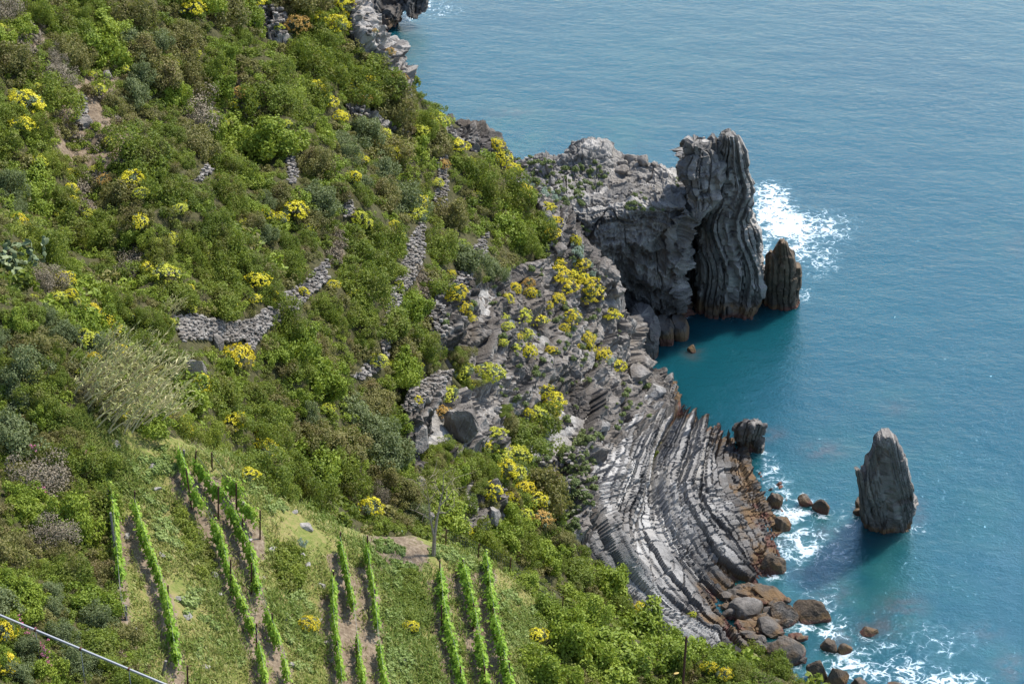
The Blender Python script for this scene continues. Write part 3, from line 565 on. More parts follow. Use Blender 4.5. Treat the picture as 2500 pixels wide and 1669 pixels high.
# ------------------------------------------------------------------ finding places on the land, labels by landmark
def bvh(me_obj):
    me = me_obj.data; v = np.empty(len(me.vertices)*3, np.float32); me.vertices.foreach_get("co", v); v = v.reshape(-1, 3)
    return BVHTree.FromPolygons(v.tolist(), [tuple(p.vertices) for p in me.polygons])
TREES = [("hill", bvh(hill)), ("cliff", bvh(cliff)), ("strata", bvh(strata)), ("head", bvh(head))]
def hit(px, py):
    d = Vector(ray(px, py)).normalized(); best = None
    for n, t in TREES:
        h = t.ray_cast(Vector((0, 0, CAMZ)), d, 1000)
        if h[0] is not None and (best is None or h[3] < best[3]): best = (h[0], h[1] if h[1].z > 0 else -h[1], n, h[3])
    return best
def onB(p): return bool(bil(isB.astype(float), p.x, p.y) > .5)
MARKS = [(1000,640,"the tall straight stone wall"),(1155,640,"the short forked stone wall"),(712,398,"the narrow vertical wall"),(515,410,"the small wedge of wall"),(600,760,"the bent ruined wall"),
 (1075,450,"the wall post near the brow"),(850,505,"the thin wall stub"),(310,930,"the cane thicket"),(225,320,"the bare earth patch"),(930,120,"the pale rocky brow"),(655,55,"the upper rubble patch"),
 (900,300,"the long rubble streak"),(40,590,"the prickly pear"),(1060,1260,"the bare forked tree"),(1130,1010,"the big grey crag"),(1300,760,"the laminated cliff"),(1400,640,"the cliff edge over the cove"),(1290,1200,"the loose slope"),
 (1500,1480,"the foot of the strata"),(200,1560,"the rail track"),(270,1330,"the first vine row"),(560,1060,"the top of the vineyard"),(800,1180,"the gully behind the vineyard"),(1670,1610,"the rusty stake"),
 (440,900,"the slanting slab"),(90,110,"the grey scar up left"),(400,130,"the upper slope"),(330,590,"the middle of the scrub slope"),(820,900,"the lower scrub slope"),(100,960,"the near left bank"),(1390,1420,"the netting fence"),
 (600,400,"the scrub beside the small walls"),(1100,330,"the skyline edge"),(700,1010,"the dark hollow"),(110,1250,"the near left thicket"),(1850,1620,"the near bushes by the sea"),(1430,1620,"the near right thicket"),(960,1180,"the rocks behind the tree")]
def where(px, py):
    d = [((px-x)**2 + (py-y)**2, x, y, n) for x, y, n in MARKS]; _, x, y, n = min(d); dx, dy = px-x, py-y
    rel = ("right of" if dx > 0 else "left of") if abs(dx) > abs(dy) else ("below" if dy > 0 else "above")
    return rel + " " + n
ORD = "first second third fourth fifth sixth seventh eighth ninth tenth eleventh twelfth thirteenth fourteenth fifteenth sixteenth seventeenth eighteenth nineteenth twentieth twenty-first twenty-second twenty-third twenty-fourth twenty-fifth".split()
NUM = "one two three four five six seven eight nine ten eleven twelve thirteen fourteen fifteen sixteen seventeen eighteen nineteen twenty".split()
PENDING = {}
def later(o, base, cat, group, px, py): tag(o, base, cat, group); PENDING.setdefault(base, []).append((px, py, o)); return o
def finish_labels():
    for base, L in PENDING.items():
        L.sort(key=lambda t: t[0]); n = len(L)
        if len(base.split()) > 12: base = base.replace('flowering ', '')
        if n == 2:
            for (q, w) in zip(L, ("left one", "right one")): q[2]['label'] = f"{base}, {w} of two"
        elif n > 2:
            for k, q in enumerate(L[:25]):
                w = "leftmost" if k == 0 else "rightmost" if k == n-1 else ORD[k] + " from left"
                q[2]['label'] = f"{base}, {w}" + (f" of {NUM[n-1]}" if n <= 20 and len(base.split()) + len(w.split()) < 15 else "")
# ------------------------------------------------------------------ foliage materials and leaf clouds
def leaf_material(name, a, b, c, trans=.35, rough=.55, spec=.3, mac=None):
    m, nt, B, L = new_mat(name); t = attr(nt, "tone"); oi = nd(nt, "ShaderNodeObjectInfo").outputs["Random"]; pos = world_pos(nt)
    v = math_(nt, 'ADD', math_(nt, 'MULTIPLY', t, .72), math_(nt, 'ADD', math_(nt, 'MULTIPLY', oi, .22), math_(nt, 'MULTIPLY', math_(nt, 'SUBTRACT', noise(nt, .14, 4, .65, pos), .44), .95)))
    cr = ramp(nt, [(.05, a), (.5, b), (.95, c)]); L(v, cr.inputs[0]); col = cr.outputs[0]
    if mac: col = mixc(nt, math_(nt, 'MULTIPLY', maprange(nt, noise(nt, .75, 3, .6, pos), .52, .68), .7), col, mac)
    L(col, B.inputs["Base Color"]); B.inputs["Roughness"].default_value = rough; B.inputs["Specular IOR Level"].default_value = spec
    tr = nd(nt, "ShaderNodeBsdfTranslucent"); L(mixc(nt, .35, col, (.25, .30, .03), 'MIX'), tr.inputs[0]); mx = nd(nt, "ShaderNodeMixShader", _0=trans)
    out = [n for n in nt.nodes if n.type == 'OUTPUT_MATERIAL'][0]; L(B.outputs[0], mx.inputs[1]); L(tr.outputs[0], mx.inputs[2]); L(mx.outputs[0], out.inputs[0]); return m
ML_MASTIC = leaf_material("mastic_leaves", (0.068,0.105,0.013), (0.158,0.210,0.026), (0.285,0.323,0.044), mac=(.15,.125,.04), trans=.42)
ML_HEATH = leaf_material("heath_leaves", (0.087,0.090,0.026), (0.181,0.171,0.052), (0.304,0.275,0.087), mac=(.17,.11,.055))
ML_BRIGHT = leaf_material("bright_leaves", (0.105,0.161,0.017), (0.210,0.280,0.029), (0.350,0.406,0.053))
ML_GREYG = leaf_material("grey_leaves", (0.078,0.111,0.065), (0.156,0.202,0.124), (0.260,0.319,0.208))
ML_BLUEG = leaf_material("bluish_leaves", (0.077,0.101,0.039), (0.154,0.189,0.077), (0.259,0.294,0.133))
ML_SILVER = leaf_material("silver_leaves", (.16,.22,.17), (.25,.33,.26), (.36,.44,.36))
ML_VINE = leaf_material("vine_leaves", (0.116,0.231,0.021), (0.231,0.393,0.038), (0.407,0.543,0.081), trans=.45)
ML_TWIG = leaf_material("dry_twigs", (.11,.085,.055), (.19,.155,.105), (.30,.255,.18), trans=.05)
ML_CANE = leaf_material("cane_leaves", (0.198,0.234,0.082), (0.432,0.422,0.172), (0.756,0.666,0.378), trans=.3)
ML_GRASS = leaf_material("grass_blades", (.095,.155,.024), (.190,.250,.048), (.370,.345,.120), trans=.3)
ML_HERB = leaf_material("herb_leaves", (.130,.190,.045), (.240,.320,.085), (.400,.470,.180), trans=.35)
MF_YEL = leaf_material("yellow_blossom", (0.460,0.391,0.017), (0.644,0.575,0.023), (0.805,0.713,0.057), trans=.2)
MF_GOLD = leaf_material("golden_blossom", (.48,.37,.014), (.64,.52,.02), (.76,.64,.06), trans=.2)
MF_LIME = leaf_material("lime_blossom", (0.350,0.375,0.027), (0.525,0.537,0.045), (0.700,0.675,0.090), trans=.2)
MF_ORANGE = leaf_material("orange_blossom", (.36,.21,.05), (.50,.30,.07), (.58,.40,.13), trans=.2)
MF_PINK = leaf_material("pink_blossom", (.45,.10,.20), (.60,.17,.30), (.70,.28,.40), trans=.2)
def bark(name, c1, c2):
    m, nt, b, L = new_mat(name); cr = ramp(nt, [(.3, c1), (.7, c2)]); L(noise(nt, 9, 5, .7, world_pos(nt)), cr.inputs[0]); L(cr.outputs[0], b.inputs["Base Color"]); b.inputs["Roughness"].default_value = .9; return m
M_BARK = bark("pale_bark", (.17,.13,.095), (.34,.28,.22)); M_RUST = bark("rusty_iron", (.035,.014,.009), (.10,.038,.02)); M_GREYWOOD = bark("weathered_wood", (.09,.08,.07), (.22,.20,.18)); M_VINEWOOD = bark("vine_wood", (.07,.05,.035), (.16,.12,.09))
def quads(Pc, N, ln, wd, rs, bend=0.0):
    """leaf-shaped four-cornered faces at points Pc facing N"""
    N = N/(np.linalg.norm(N, axis=1, keepdims=True)+1e-9); r = rs.normal(size=N.shape); a = np.cross(N, r); a /= np.linalg.norm(a, axis=1, keepdims=True)+1e-9; b = np.cross(N, a)
    ln = np.asarray(ln).reshape(-1, 1); wd = np.asarray(wd).reshape(-1, 1)
    V = np.stack([Pc - a*ln, Pc - b*wd + N*bend*ln, Pc + a*ln, Pc + b*wd + N*bend*ln], 1); return V.reshape(-1, 3)
def qfaces(n): return np.arange(4*n).reshape(-1, 4)
def shrub_cloud(seed, n=3000, clumps=18, leaf=.078, flat=.8, spread=1.0, loose=.0):
    rs = np.random.RandomState(seed); c = rs.normal(size=(clumps, 3)); c[:, 2] = np.abs(c[:, 2])*.9 - .1; c /= np.linalg.norm(c, axis=1, keepdims=True)
    rad = rs.uniform(.16, .40, clumps)*min(1, (16/clumps)**.25); cen = c*(rs.uniform(.25, 1.0, clumps)*spread)[:, None]*np.stack([np.ones(clumps), np.ones(clumps), flat*rs.uniform(.45, 1.25, clumps)], -1) + [0, 0, .12]
    cen[0] = (0, 0, .3); rad[0] = .46; ct = rs.uniform(.2, .8, clumps)
    w = rad**2/np.sum(rad**2); k = rs.choice(clumps, n, p=w); d = rs.normal(size=(n, 3)) + c[k]*.9; d /= np.linalg.norm(d, axis=1, keepdims=True)
    P = cen[k] + d*(rad[k]*(rs.uniform(.72, 1.06, n) + loose*rs.rand(n)))[:, None]; P += .05*rs.normal(size=P.shape)
    ok = P[:, 2] > -.15; P, d, k = P[ok], d[ok], k[ok]; m = len(P)
    V = quads(P, d + .75*rs.normal(size=d.shape) + [0, 0, .35], leaf*rs.uniform(.6, 1.25, m), leaf*.62*rs.uniform(.7, 1.2, m), rs, .15)
    t = np.repeat(np.clip(.45*rs.rand(m) + .55*ct[k], 0, 1), 4); return V, t
def cloud_mesh(name, mat, *a, **k):
    V, t = shrub_cloud(*a, **k); return mesh_data(name, V, qfaces(len(V)//4), [mat], {"tone": t})
def tubes(segs, n=6):
    """tapered tubes: list of polylines [(point, radius), ...] -> V, F"""
    VV, FF, o = [], [], 0
    for ln in segs:
        P = np.array([p for p, _ in ln], float); Rr = [r for _, r in ln]; T = np.gradient(P, axis=0); T /= np.linalg.norm(T, axis=1, keepdims=True)+1e-9
        up = np.array([.3, .9, .2]); a = np.cross(T, up); a /= np.linalg.norm(a, axis=1, keepdims=True)+1e-9; b = np.cross(T, a); th = np.linspace(0, 2*np.pi, n, endpoint=False)
        ring = P[:, None] + (a[:, None]*np.cos(th)[None, :, None] + b[:, None]*np.sin(th)[None, :, None])*np.array(Rr)[:, None, None]
        VV.append(ring.reshape(-1, 3)); FF.append(grid_faces(len(ln), n, True) + o); VV.append(P[-1:]); a_ = np.arange(n) + o + (len(ln)-1)*n; c_ = o + len(ln)*n
        FF.append(np.stack([a_, np.roll(a_, -1), np.full(n, c_), np.full(n, c_)], -1)); o += len(ln)*n + 1
    return np.concatenate(VV), np.concatenate(FF)
def tube_mesh(name, segs, mat, n=6):
    V, F = tubes(segs, n); me = bpy.data.meshes.new(name); me.from_pydata(V.tolist(), [], [tuple(dict.fromkeys(f)) for f in F.tolist()]); me.materials.append(mat); me.update(); return me

# ------------------------------------------------------------------ dry-stone walls: every wall one thing, laid of separate stones
WALLS = [("tall straight stone terrace wall running down the middle of the scrub slope", [(1002,575),(1022,545),(1036,545),(1030,640),(1008,690),(985,710),(968,760),(955,800),(945,860),(928,865),(930,800),(945,740),(965,680),(985,620)]),
 ("short forked stone wall right of the tall straight one", [(1150,610),(1165,590),(1192,565),(1185,620),(1160,650),(1140,700),(1112,700),(1112,670),(1135,640)]),
 ("narrow vertical piece of stone wall in the green scrub", [(704,360),(722,340),(727,400),(725,452),(702,448),(700,400)]),
 ("small wedge of stone wall left of the narrow vertical wall", [(488,425),(508,395),(535,362),(538,412),(505,430),(480,450),(478,435)]),
 ("long bent ruined wall of pale stones above the cane thicket", [(420,775),(470,768),(560,790),(612,780),(690,720),(740,690),(795,630),(803,680),(760,720),(700,780),(650,800),(610,860),(590,850),(600,830),(545,835),(500,830),(440,835)]),
 ("stone wall post near the brow with a block on top", [(1062,400),(1078,378),(1090,395),(1092,450),(1086,510),(1066,516),(1055,480),(1068,450)]),
 ("thin stub of wall beside a yellow bush", [(838,500),(850,475),(860,500),(858,530),(838,530)]),
 ("crumbling stone wall above the big grey crag", [(1060,905),(1105,905),(1095,935),(1040,970),(1005,1010),(985,1000),(1000,955)]),
 ("low stone footing at the lower end of the tall straight wall", [(925,870),(945,865),(930,900),(880,930),(850,920),(890,890)]),
 ("small heap of wall stones below the grey scar", [(186,235),(200,225),(212,270),(222,300),(205,318),(185,300)])]
def stones(pts, rs, sx=.23, sz=.14, box=.6):
    V0, F0 = ico(1); VV, FF, TT, o = [], [], [], 0
    for p, nrm_ in pts:
        s_ = np.array([sx*rs.uniform(.6, 1.3), sx*rs.uniform(.5, .9), sz*rs.uniform(.6, 1.3)])*.62
        V = np.sign(V0)*np.abs(V0)**box*s_*(1 + .22*(rs.rand(len(V0), 1) - .5)); a = rs.uniform(-.5, .5); M = np.array(Matrix.Rotation(a, 3, 'Z') @ Matrix.Rotation(rs.uniform(-.25, .25), 3, 'X') @ Matrix.Rotation(rs.uniform(-.2, .2), 3, 'Y'))
        VV.append(V @ M.T + p + nrm_*rs.uniform(.02, .2)); FF.append(F0 + o); TT.append(np.full(len(V0), rs.uniform(.15, .85))); o += len(V0)
    return np.concatenate(VV), np.concatenate(FF), np.concatenate(TT)
for k, (lb, poly) in enumerate(WALLS):
    rs = np.random.RandomState(300+k); xs = [p[0] for p in poly]; ys = [p[1] for p in poly]; pts = []
    for row, yy in enumerate(np.arange(min(ys), max(ys), 4.4)):
        for xx in np.arange(min(xs), max(xs), 6.6):
            x, y = xx + (row % 2)*4 + rs.uniform(-2, 2), yy + rs.uniform(-1.5, 1.5)
            if inpoly(np.array(x), np.array(y), poly):
                h = hit(x, y)
                if h: pts.append((np.array(h[0]), np.array(h[1])))
    V, F, t = stones(pts, rs); centred("dry_stone_wall", V, F, [M_DRYROCK], {"tone": t}, label=lb, cat="stone wall")

# ------------------------------------------------------------------ scrub
def in_any(px, py, L): return any(bool(inpoly(np.array(px), np.array(py), q)) for q in L)
POLY_WALL = [w[1] for w in WALLS]; POLY_RAIL = [[(-20,1475),(20,1490),(430,1655),(425,1690),(250,1615),(0,1515)]]
POLY_CANE = [[(190,960),(230,850),(300,800),(420,900),(430,960),(300,1040),(230,1020)]]
def free(px, py, h, r=0):
    p = h[0]; b = onB(p)
    if p.z < 1.5 or h[2] in ("strata", "head", "cliff"): return False
    if r > 40 and in_any(px, py, POLY_RAIL): return False
    if any(in_any(px + a*r, py + c*r, POLY_WALL) for a, c in ((0, 0), (.6, 0), (-.6, 0), (0, .4), (0, -.6), (0, -1.15), (.5, -.8), (-.5, -.8))): return False
    if b: return not in_any(px, py, POLY_GRASS) and (not in_any(px, py, POLY_CANE) or (r < 31 and rnd.random() < .6))
    return not in_any(px, py + r*.3, POLY_ROCKS) and not any(in_any(px + a*r, py + c*r, POLY_ROCKS[2:3]) for a, c in ((.7, 0), (0, -.7), (.5, -.5))) and (not in_any(px, py, POLY_SOILS) or (r < 31 and rnd.random() < .2))
KINDS = {"mastic": (ML_MASTIC, "dark green mastic bush"), "heath": (ML_HEATH, "olive brown heath bush"), "bright": (ML_BRIGHT, "fresh green leafy bush"), "grey": (ML_BLUEG, "grey green bush"), "dry": (ML_TWIG, "dead grey twiggy bush")}
SHR = {k: [cloud_mesh(k + "_foliage", m, 500 + 20*j + i*3, n=5200, clumps=26 + 5*i, leaf=(.046, .050, .060, .050, .032)[j], flat=.72 + .08*i, loose=(.0, .25, .1, .2, .5)[j]) for i in range(4)] for j, (k, (m, _)) in enumerate(KINDS.items())}
SHRUBV = [shrub_cloud(700 + i, n=560, clumps=14, leaf=.100, flat=.7, loose=.2) for i in range(6)]
TWIGS = None
rnd = random.Random(11); placed = []
def set_on(o, h, scale, squash=1.0, tilt=.35, sink=.12):
    up = (Vector((0, 0, 1))*(1-tilt) + Vector(h[1])*tilt).normalized(); q = up.to_track_quat('Z', 'Y'); q = q @ Quaternion((0, 0, 1), rnd.uniform(0, 6.28))
    o.rotation_mode = 'QUATERNION'; o.rotation_quaternion = q; o.location = Vector(h[0]) - up*sink*scale; o.scale = (scale*rnd.uniform(.85, 1.3), scale*rnd.uniform(.85, 1.2), scale*squash)
def kind_at(px, py, b):
    v = float(vnoise(np.array([px/170., py/170., 3.]), 5)) + rnd.uniform(-.55, .55)
    if rnd.random() < .03: return 'dry'
    if b and px < 420: return 'heath' if v > .30 else 'mastic' if v > -.15 else 'bright' if v > -.55 else 'grey'
    if b and px > 1280: return 'mastic' if v > .1 else 'bright'
    return 'mastic' if v > -.12 else 'bright' if v > -.42 else 'heath' if v > -.85 else 'grey'
def too_close(px, py, r, f):
    return any((px-a)**2 + (py-b)**2 < (f*(r+c))**2 for a, b, c in placed)
BIG = [(1480,1440,70),(1560,1560,95),(1400,1590,80),(1500,1620,90),(1620,1520,70),(1700,1590,75),(1780,1600,60),(1640,1610,70),(1850,1620,60),(1330,1500,55),(1330,1370,55),(1260,1330,60),(1400,1400,60),(1210,1310,50),(1440,1540,60),(1900,1650,50),
 (860,1010,60),(770,930,60),(720,850,60),(690,800,55),(900,1060,60),(960,790,60),(1000,760,55),(970,860,55),(1030,850,50),(830,1100,60),(760,1160,70),(830,1180,60),(700,1160,60),(940,1120,60),(1040,1130,55),(1100,1170,50),(1130,640,55),(1240,560,55),(1180,480,55),(1270,600,50),(1090,540,55),(1060,620,50),(330,400,80),(260,590,60),(330,660,60),(170,1290,70),(120,1330,60),(220,1480,60),(150,1420,60),(300,1560,50),(240,1600,60),(60,1590,44),(170,1625,46),(300,1668,46),(110,1660,46),(40,1660,44),(20,1535,36),(150,1560,40),(90,1180,70),(1170,360,45),(1320,1050,55),(1290,980,40),(450,1560,0)]
def add_shrub(px, py, r, h):
    b = onB(h[0]); k = kind_at(px, py, b); sc = r*h[3]/FOC*1.02; o = obj("shrub", rnd.choice(SHR[k])); set_on(o, h, sc, rnd.uniform(.95, 1.35), sink=.1)
    size = "large " if r > 56 else ""
    w = where(px, py); later(o, f"{size}{KINDS[k][1]} {w}", "shrub", f"{KINDS[k][1]}es {w}", px, py); placed.append((px, py, r))
for t in BIG:
    px, py, r = t
    if r:
        h = hit(px, py)
        if h and h[2] == "hill": add_shrub(px, py, r, h)
tries = 0
while len(placed) < 300 and tries < 9000:
    tries += 1; px, py = rnd.uniform(-20, 1960), rnd.uniform(-10, 1672); r = rnd.choice([rnd.uniform(28, 44), rnd.uniform(38, 60), rnd.uniform(50, 72)])*(1.1 if py > 900 else .95)
    if too_close(px, py, r, .44): continue
    h = hit(px, py)
    if h and free(px, py, h, r): add_shrub(px, py, r, h)
# the low scrub between them, past counting: one mass
VV, TT, small = [], [], []
tries = 0
while len(small) < 2900 and tries < 30000:
    tries += 1; px, py = rnd.uniform(-160, 2000), rnd.uniform(-120, 1740); r = rnd.uniform(13, 30)
    if any((px-a)**2 + (py-b)**2 < (.40*(r+c))**2 for a, b, c in small): continue
    h = hit(px, py)
    if not h or not free(px, py, h, r): continue
    if too_close(px, py, r, .30): continue
    small.append((px, py, r)); V, t = SHRUBV[rnd.randrange(6)]; sc = r*h[3]/FOC*1.1; a = rnd.uniform(0, 6.28); ca, sa = math.cos(a), math.sin(a)
    VV.append(V @ np.array([[ca, sa, 0], [-sa, ca, 0], [0, 0, .9]])*sc + np.array(h[0]) - [0, 0, .1*sc]); TT.append(np.clip(t*.8 + rnd.uniform(-.1, .3), 0, 1))
    small[-1] = (px, py, r)
# the same scrub where the photo's frame or the spur hides it
FARV = [shrub_cloud(760 + i, n=230, clumps=9, leaf=.16, flat=.7) for i in range(4)]
rw = np.random.RandomState(77); cand = np.stack([rw.uniform(-45, 16, 5200), rw.uniform(44, 142, 5200)], -1); zc = bil(LAND_D[..., 2], cand[:, 0], cand[:, 1]); msk = bil(np.maximum(np.maximum(rk, gr), inS), cand[:, 0], cand[:, 1])
pc, qc, _ = proj(np.concatenate([cand, zc[:, None]], 1))
for (x, y), z, m_, a, b in zip(cand, zc, msk, pc, qc):
    if z < 3 or m_ > .25: continue
    if -150 < a < 2050 and -110 < b < 1730:
        h = hit(a, b)
        if h and (h[0] - Vector((x, y, z))).length < 1.6: continue
    V, t = FARV[rw.randint(4)]; s_ = rw.uniform(.5, 1.15); VV.append(V*s_ + [x, y, z - .1*s_]); TT.append(np.clip(t*.8 + rw.uniform(-.1, .3), 0, 1))
V = np.concatenate(VV); tt_ = np.concatenate(TT); half = np.array([len(v) for v in VV])
kk = np.concatenate([np.full(len(v)//4, 0 if rnd.random() < .5 else (1 if rnd.random() < .55 else 2), np.int32) for v in VV])
me = mesh_data("low_scrub", V, qfaces(len(V)//4), [ML_MASTIC, ML_HEATH, ML_BRIGHT], {"tone": tt_}); me.polygons.foreach_set("material_index", kk)
tag(obj("low_scrub", me), kind='stuff')
# ------------------------------------------------------------------ tree spurge: yellow flowering domes
def spurge_meshes(seed):
    rs = np.random.RandomState(seed); n = 420; V, t = shrub_cloud(seed, n=1100, clumps=12, leaf=.07, flat=.8, loose=.15)
    fol = mesh_data("spurge_foliage", V*.9, qfaces(len(V)//4), [ML_GREYG], {"tone": t})
    m = 210; d = rs.normal(size=(m, 3)); d[:, 2] = np.abs(d[:, 2])*1.0 + .12; d /= np.linalg.norm(d, axis=1, keepdims=True)
    lump = 1 + .22*fbm(d*2.2 + seed, 2, seed); hole = vnoise(d*2.6 + 3*seed, seed+1) > -.35
    C = (d*lump[:, None]*[1, 1, .86])[hole]; dd = d[hole]; k = 9; Pq = np.repeat(C, k, 0) + rs.normal(size=(len(C)*k, 3))*.045; Nq = np.repeat(dd, k, 0) + .5*rs.normal(size=Pq.shape)
    V2 = quads(Pq, Nq, .056*rs.uniform(.7, 1.2, len(Pq)), .046*rs.uniform(.7, 1.2, len(Pq)), rs, .1); t2 = np.repeat(np.clip(np.repeat(rs.uniform(.2, .8, len(C)), k) + .2*rs.normal(size=len(Pq)), 0, 1), 4)
    stems = []
    for q in range(9):
        a = rs.uniform(0, 6.28); e = np.array([math.cos(a)*.75, math.sin(a)*.75, .55]); stems.append([((0, 0, -.1), .05), (e*.45 + [0, 0, .12], .035), (e, .018)])
    return fol, (V2, qfaces(len(V2)//4), t2), stems
SPM = {'Y': (MF_YEL, "bright yellow flowering spurge"), 'G': (MF_GOLD, "golden yellow flowering spurge"), 'L': (MF_LIME, "pale lime flowering spurge"), 'O': (MF_ORANGE, "orange tinged spurge")}
SPV = []
for i in range(4):
    fol, (bv, bf, bt), st_ = spurge_meshes(900 + i)
    SPV.append((fol, {k: mesh_data("spurge_blossom", bv, bf, [m], {"tone": bt}) for k, (m, _) in SPM.items()}, tube_mesh("spurge_stem", st_, M_BARK, 5)))
SPURGE = """472,38,50Y 615,11,45Y 727,76,55O 782,60,50Y 815,70,42Y 69,268,58Y 57,318,42Y 245,230,32L 584,240,40O 770,232,50Y 800,262,46Y 833,295,34Y 269,355,25L 544,309,28L 100,407,34L 176,433,24Y 175,470,28Y 180,497,24Y 320,460,56Y 348,486,38L 442,402,18Y 538,440,20O 649,535,36Y 684,542,32Y 722,527,46Y 589,553,20L 218,533,26L 342,553,40Y 440,520,30L 48,552,38G 66,572,30G 255,450,30O 775,145,26G
822,73,46Y 804,82,34Y 865,222,36Y 905,215,36Y 884,247,42O 829,295,26Y 913,316,42L 935,330,42L 1069,309,46L 1028,329,36L 956,382,38Y 876,393,24L 891,398,20Y 865,444,38Y 967,433,18Y 1120,367,38Y 1145,404,26L 1069,454,24L 1022,505,40Y 1015,535,38L 876,545,42L 964,556,26Y 1084,411,28O 1215,356,34G 1225,385,38Y 1251,425,40Y 1287,484,42G 1275,458,26G 1338,505,26Y 1331,553,34G 1356,542,32G 953,127,24O 978,189,24O 836,22,42Y 850,45,36Y 915,75,14O
160,694,42Y 124,641,26Y 406,683,52L 362,663,34Y 422,594,34L 228,775,42G 252,795,44G 275,818,42Y 205,792,30Y 462,712,22Y 451,743,26L 556,757,34L 631,695,40Y 625,739,28Y 665,737,30Y 584,885,60G 491,950,50Y 438,1042,40G 455,1064,34G 569,1041,52Y 650,1108,50Y 676,1122,42Y 800,1005,36L 291,868,34G 211,838,44L 349,866,36Y 418,801,30L 230,880,24G 145,739,34L 330,885,26Y
895,557,28L 960,559,22Y 978,585,24L 1113,714,44G 1131,748,30G 1144,770,26G 1255,704,38G 1288,690,30O 1295,715,34G 1240,727,26Y 1273,772,42L 1309,785,44Y 1240,797,24L 1229,772,22L 1287,815,30L 1265,823,20G 1252,850,36L 1287,855,38Y 1360,728,30G 1336,745,26G 1378,801,26G 1396,772,36G 1345,855,24G 1433,822,28G 1437,848,28Y 1473,863,34G 1505,890,38Y 1411,845,14G 1491,772,40Y 1193,910,54L 1127,903,40L 1149,937,28Y 1091,961,46L 1084,1019,40O 1330,955,46Y 1352,978,46Y 1345,1010,42G 1309,1023,46L 1287,1008,30Y 1211,1059,42L 1189,1088,24Y 1255,1106,46L 1018,975,24Y 978,1088,30L 975,863,26L 924,892,44L
1367,670,50G 1385,698,44G 1400,672,40Y 1436,695,44G 1447,717,44G 1345,572,38G 1331,588,28G 1404,586,28Y 1418,652,32G 1360,640,36G 1425,680,30Y 1225,1115,46L 1268,1125,50L 1236,1158,54Y 1203,1194,44Y 1279,1198,40G 1308,1231,44Y 1319,1274,44O 1283,1267,38L 1262,1165,40L 1250,1225,34Y 909,1249,48Y 938,1262,26Y 1138,1303,30Y 1559,1485,32Y 1315,1561,34Y 1475,1460,26Y 610,1169,34Y 755,1535,40G 8,1560,54G 12,1632,54G 1948,1612,40G 1962,1628,26G 1735,1640,36G 1770,1655,36G 1005,1540,30Y 1690,1500,20L 700,310,20L 520,290,22L 470,200,18L"""
rt = random.Random(21)
for _ in range(60):
    x_, y_ = rt.uniform(0, 1250), rt.uniform(0, 1120); SPURGE += f" {x_:.0f},{y_:.0f},{rt.uniform(15, 26):.0f}{rt.choice('LLLY')}"
for tok in SPURGE.split():
    px, py, rr = tok.split(','); px, py, w, kk_ = float(px), float(py), float(rr[:-1]), rr[-1]; h = hit(px, py + w*.15)
    if not h or h[0].z < 1 or (onB(h[0]) and in_any(px, py, POLY_GRASS) and w < 27 and px < 700): continue
    sc = .60*w*h[3]/FOC; i = rnd.randrange(4); root = link(bpy.data.objects.new("spurge_bush", None)); set_on(root, h, sc, rnd.uniform(.85, 1.05), tilt=.25, sink=-.05)
    if h[2] == "hill": root.location.z += .38*sc + .12
    wh = where(px, py); size = "broad " if w >= 46 else "tiny " if w < 25 else ""
    later(root, f"{size}{SPM[kk_][1]} {wh}", "spurge", f"{SPM[kk_][1]} bushes {wh}", px, py)
    obj("foliage", SPV[i][0], root); obj("blossom", SPV[i][1][kk_], root); obj("stem", SPV[i][2], root)
for px, py, w in [(1411,612,34),(1432,640,36),(1398,640,26),(1300,456,30),(1325,472,30),(1352,484,30),(1275,443,22),(1445,668,24),(1490,880,22),(1320,1030,26),(1320,1060,24),(210,1245,34),(215,1320,30),(735,1325,26)]:
    h = hit(px, py); sc = .6*w*h[3]/FOC
    if 'SILV' not in globals(): SILV = [cloud_mesh("silver_foliage", ML_SILVER, 950 + i, n=1800, clumps=22, leaf=.075, flat=.65) for i in range(2)]
    o = obj("wormwood_bush", SILV[rnd.randrange(2)]); set_on(o, h, sc, .8, tilt=.5); wh = where(px, py); later(o, f"silvery wormwood bush {wh}", "bush", f"silvery wormwood {wh}", px, py)

# ------------------------------------------------------------------ vineyard
def vine_mesh(seed):
    rs = np.random.RandomState(seed); n = 330; P = np.stack([rs.normal(0, .09, n), np.clip(rs.normal(0, .26, n), -.55, .55), rs.uniform(.38, .92, n)], -1)
    P[:, 2] += .22*vnoise(np.stack([P[:, 1]*3, P[:, 0]*0 + seed, P[:, 0]*0], -1), seed); up = rs.rand(n) < .14; P[up, 2] += rs.uniform(.1, .42, up.sum()); P[up, 0] *= .5
    dn = rs.rand(n) < .12; P[dn, 2] -= rs.uniform(.05, .3, dn.sum()); N = np.stack([np.sign(P[:, 0])*.8 + .3*rs.normal(size=n), .5*rs.normal(size=n), .7 + .4*rs.normal(size=n)], -1)
    V = quads(P, N, .075*rs.uniform(.6, 1.2, n), .066*rs.uniform(.6, 1.2, n), rs, .12); t = np.repeat(np.clip(.2 + .55*rs.rand(n) + .25*(P[:, 2] > .95), 0, 1), 4)
    return mesh_data("vine_foliage", V, qfaces(n), [ML_VINE], {"tone": t}), tube_mesh("vine_trunk", [[((0, 0, -.1), .03), ((.02, .03, .3), .024), ((-.01, 0, .62), .02)], [((-.01, 0, .6), .016), ((.0, .25, .66), .012), ((0, .48, .66), .008)], [((-.01, 0, .6), .016), ((.0, -.25, .66), .012), ((0, -.48, .66), .008)]], M_VINEWOOD, 5)
VINE = [vine_mesh(40+i) for i in range(6)]
M_WIRE = bark("trellis_wire", (.16, .16, .15), (.26, .26, .25))
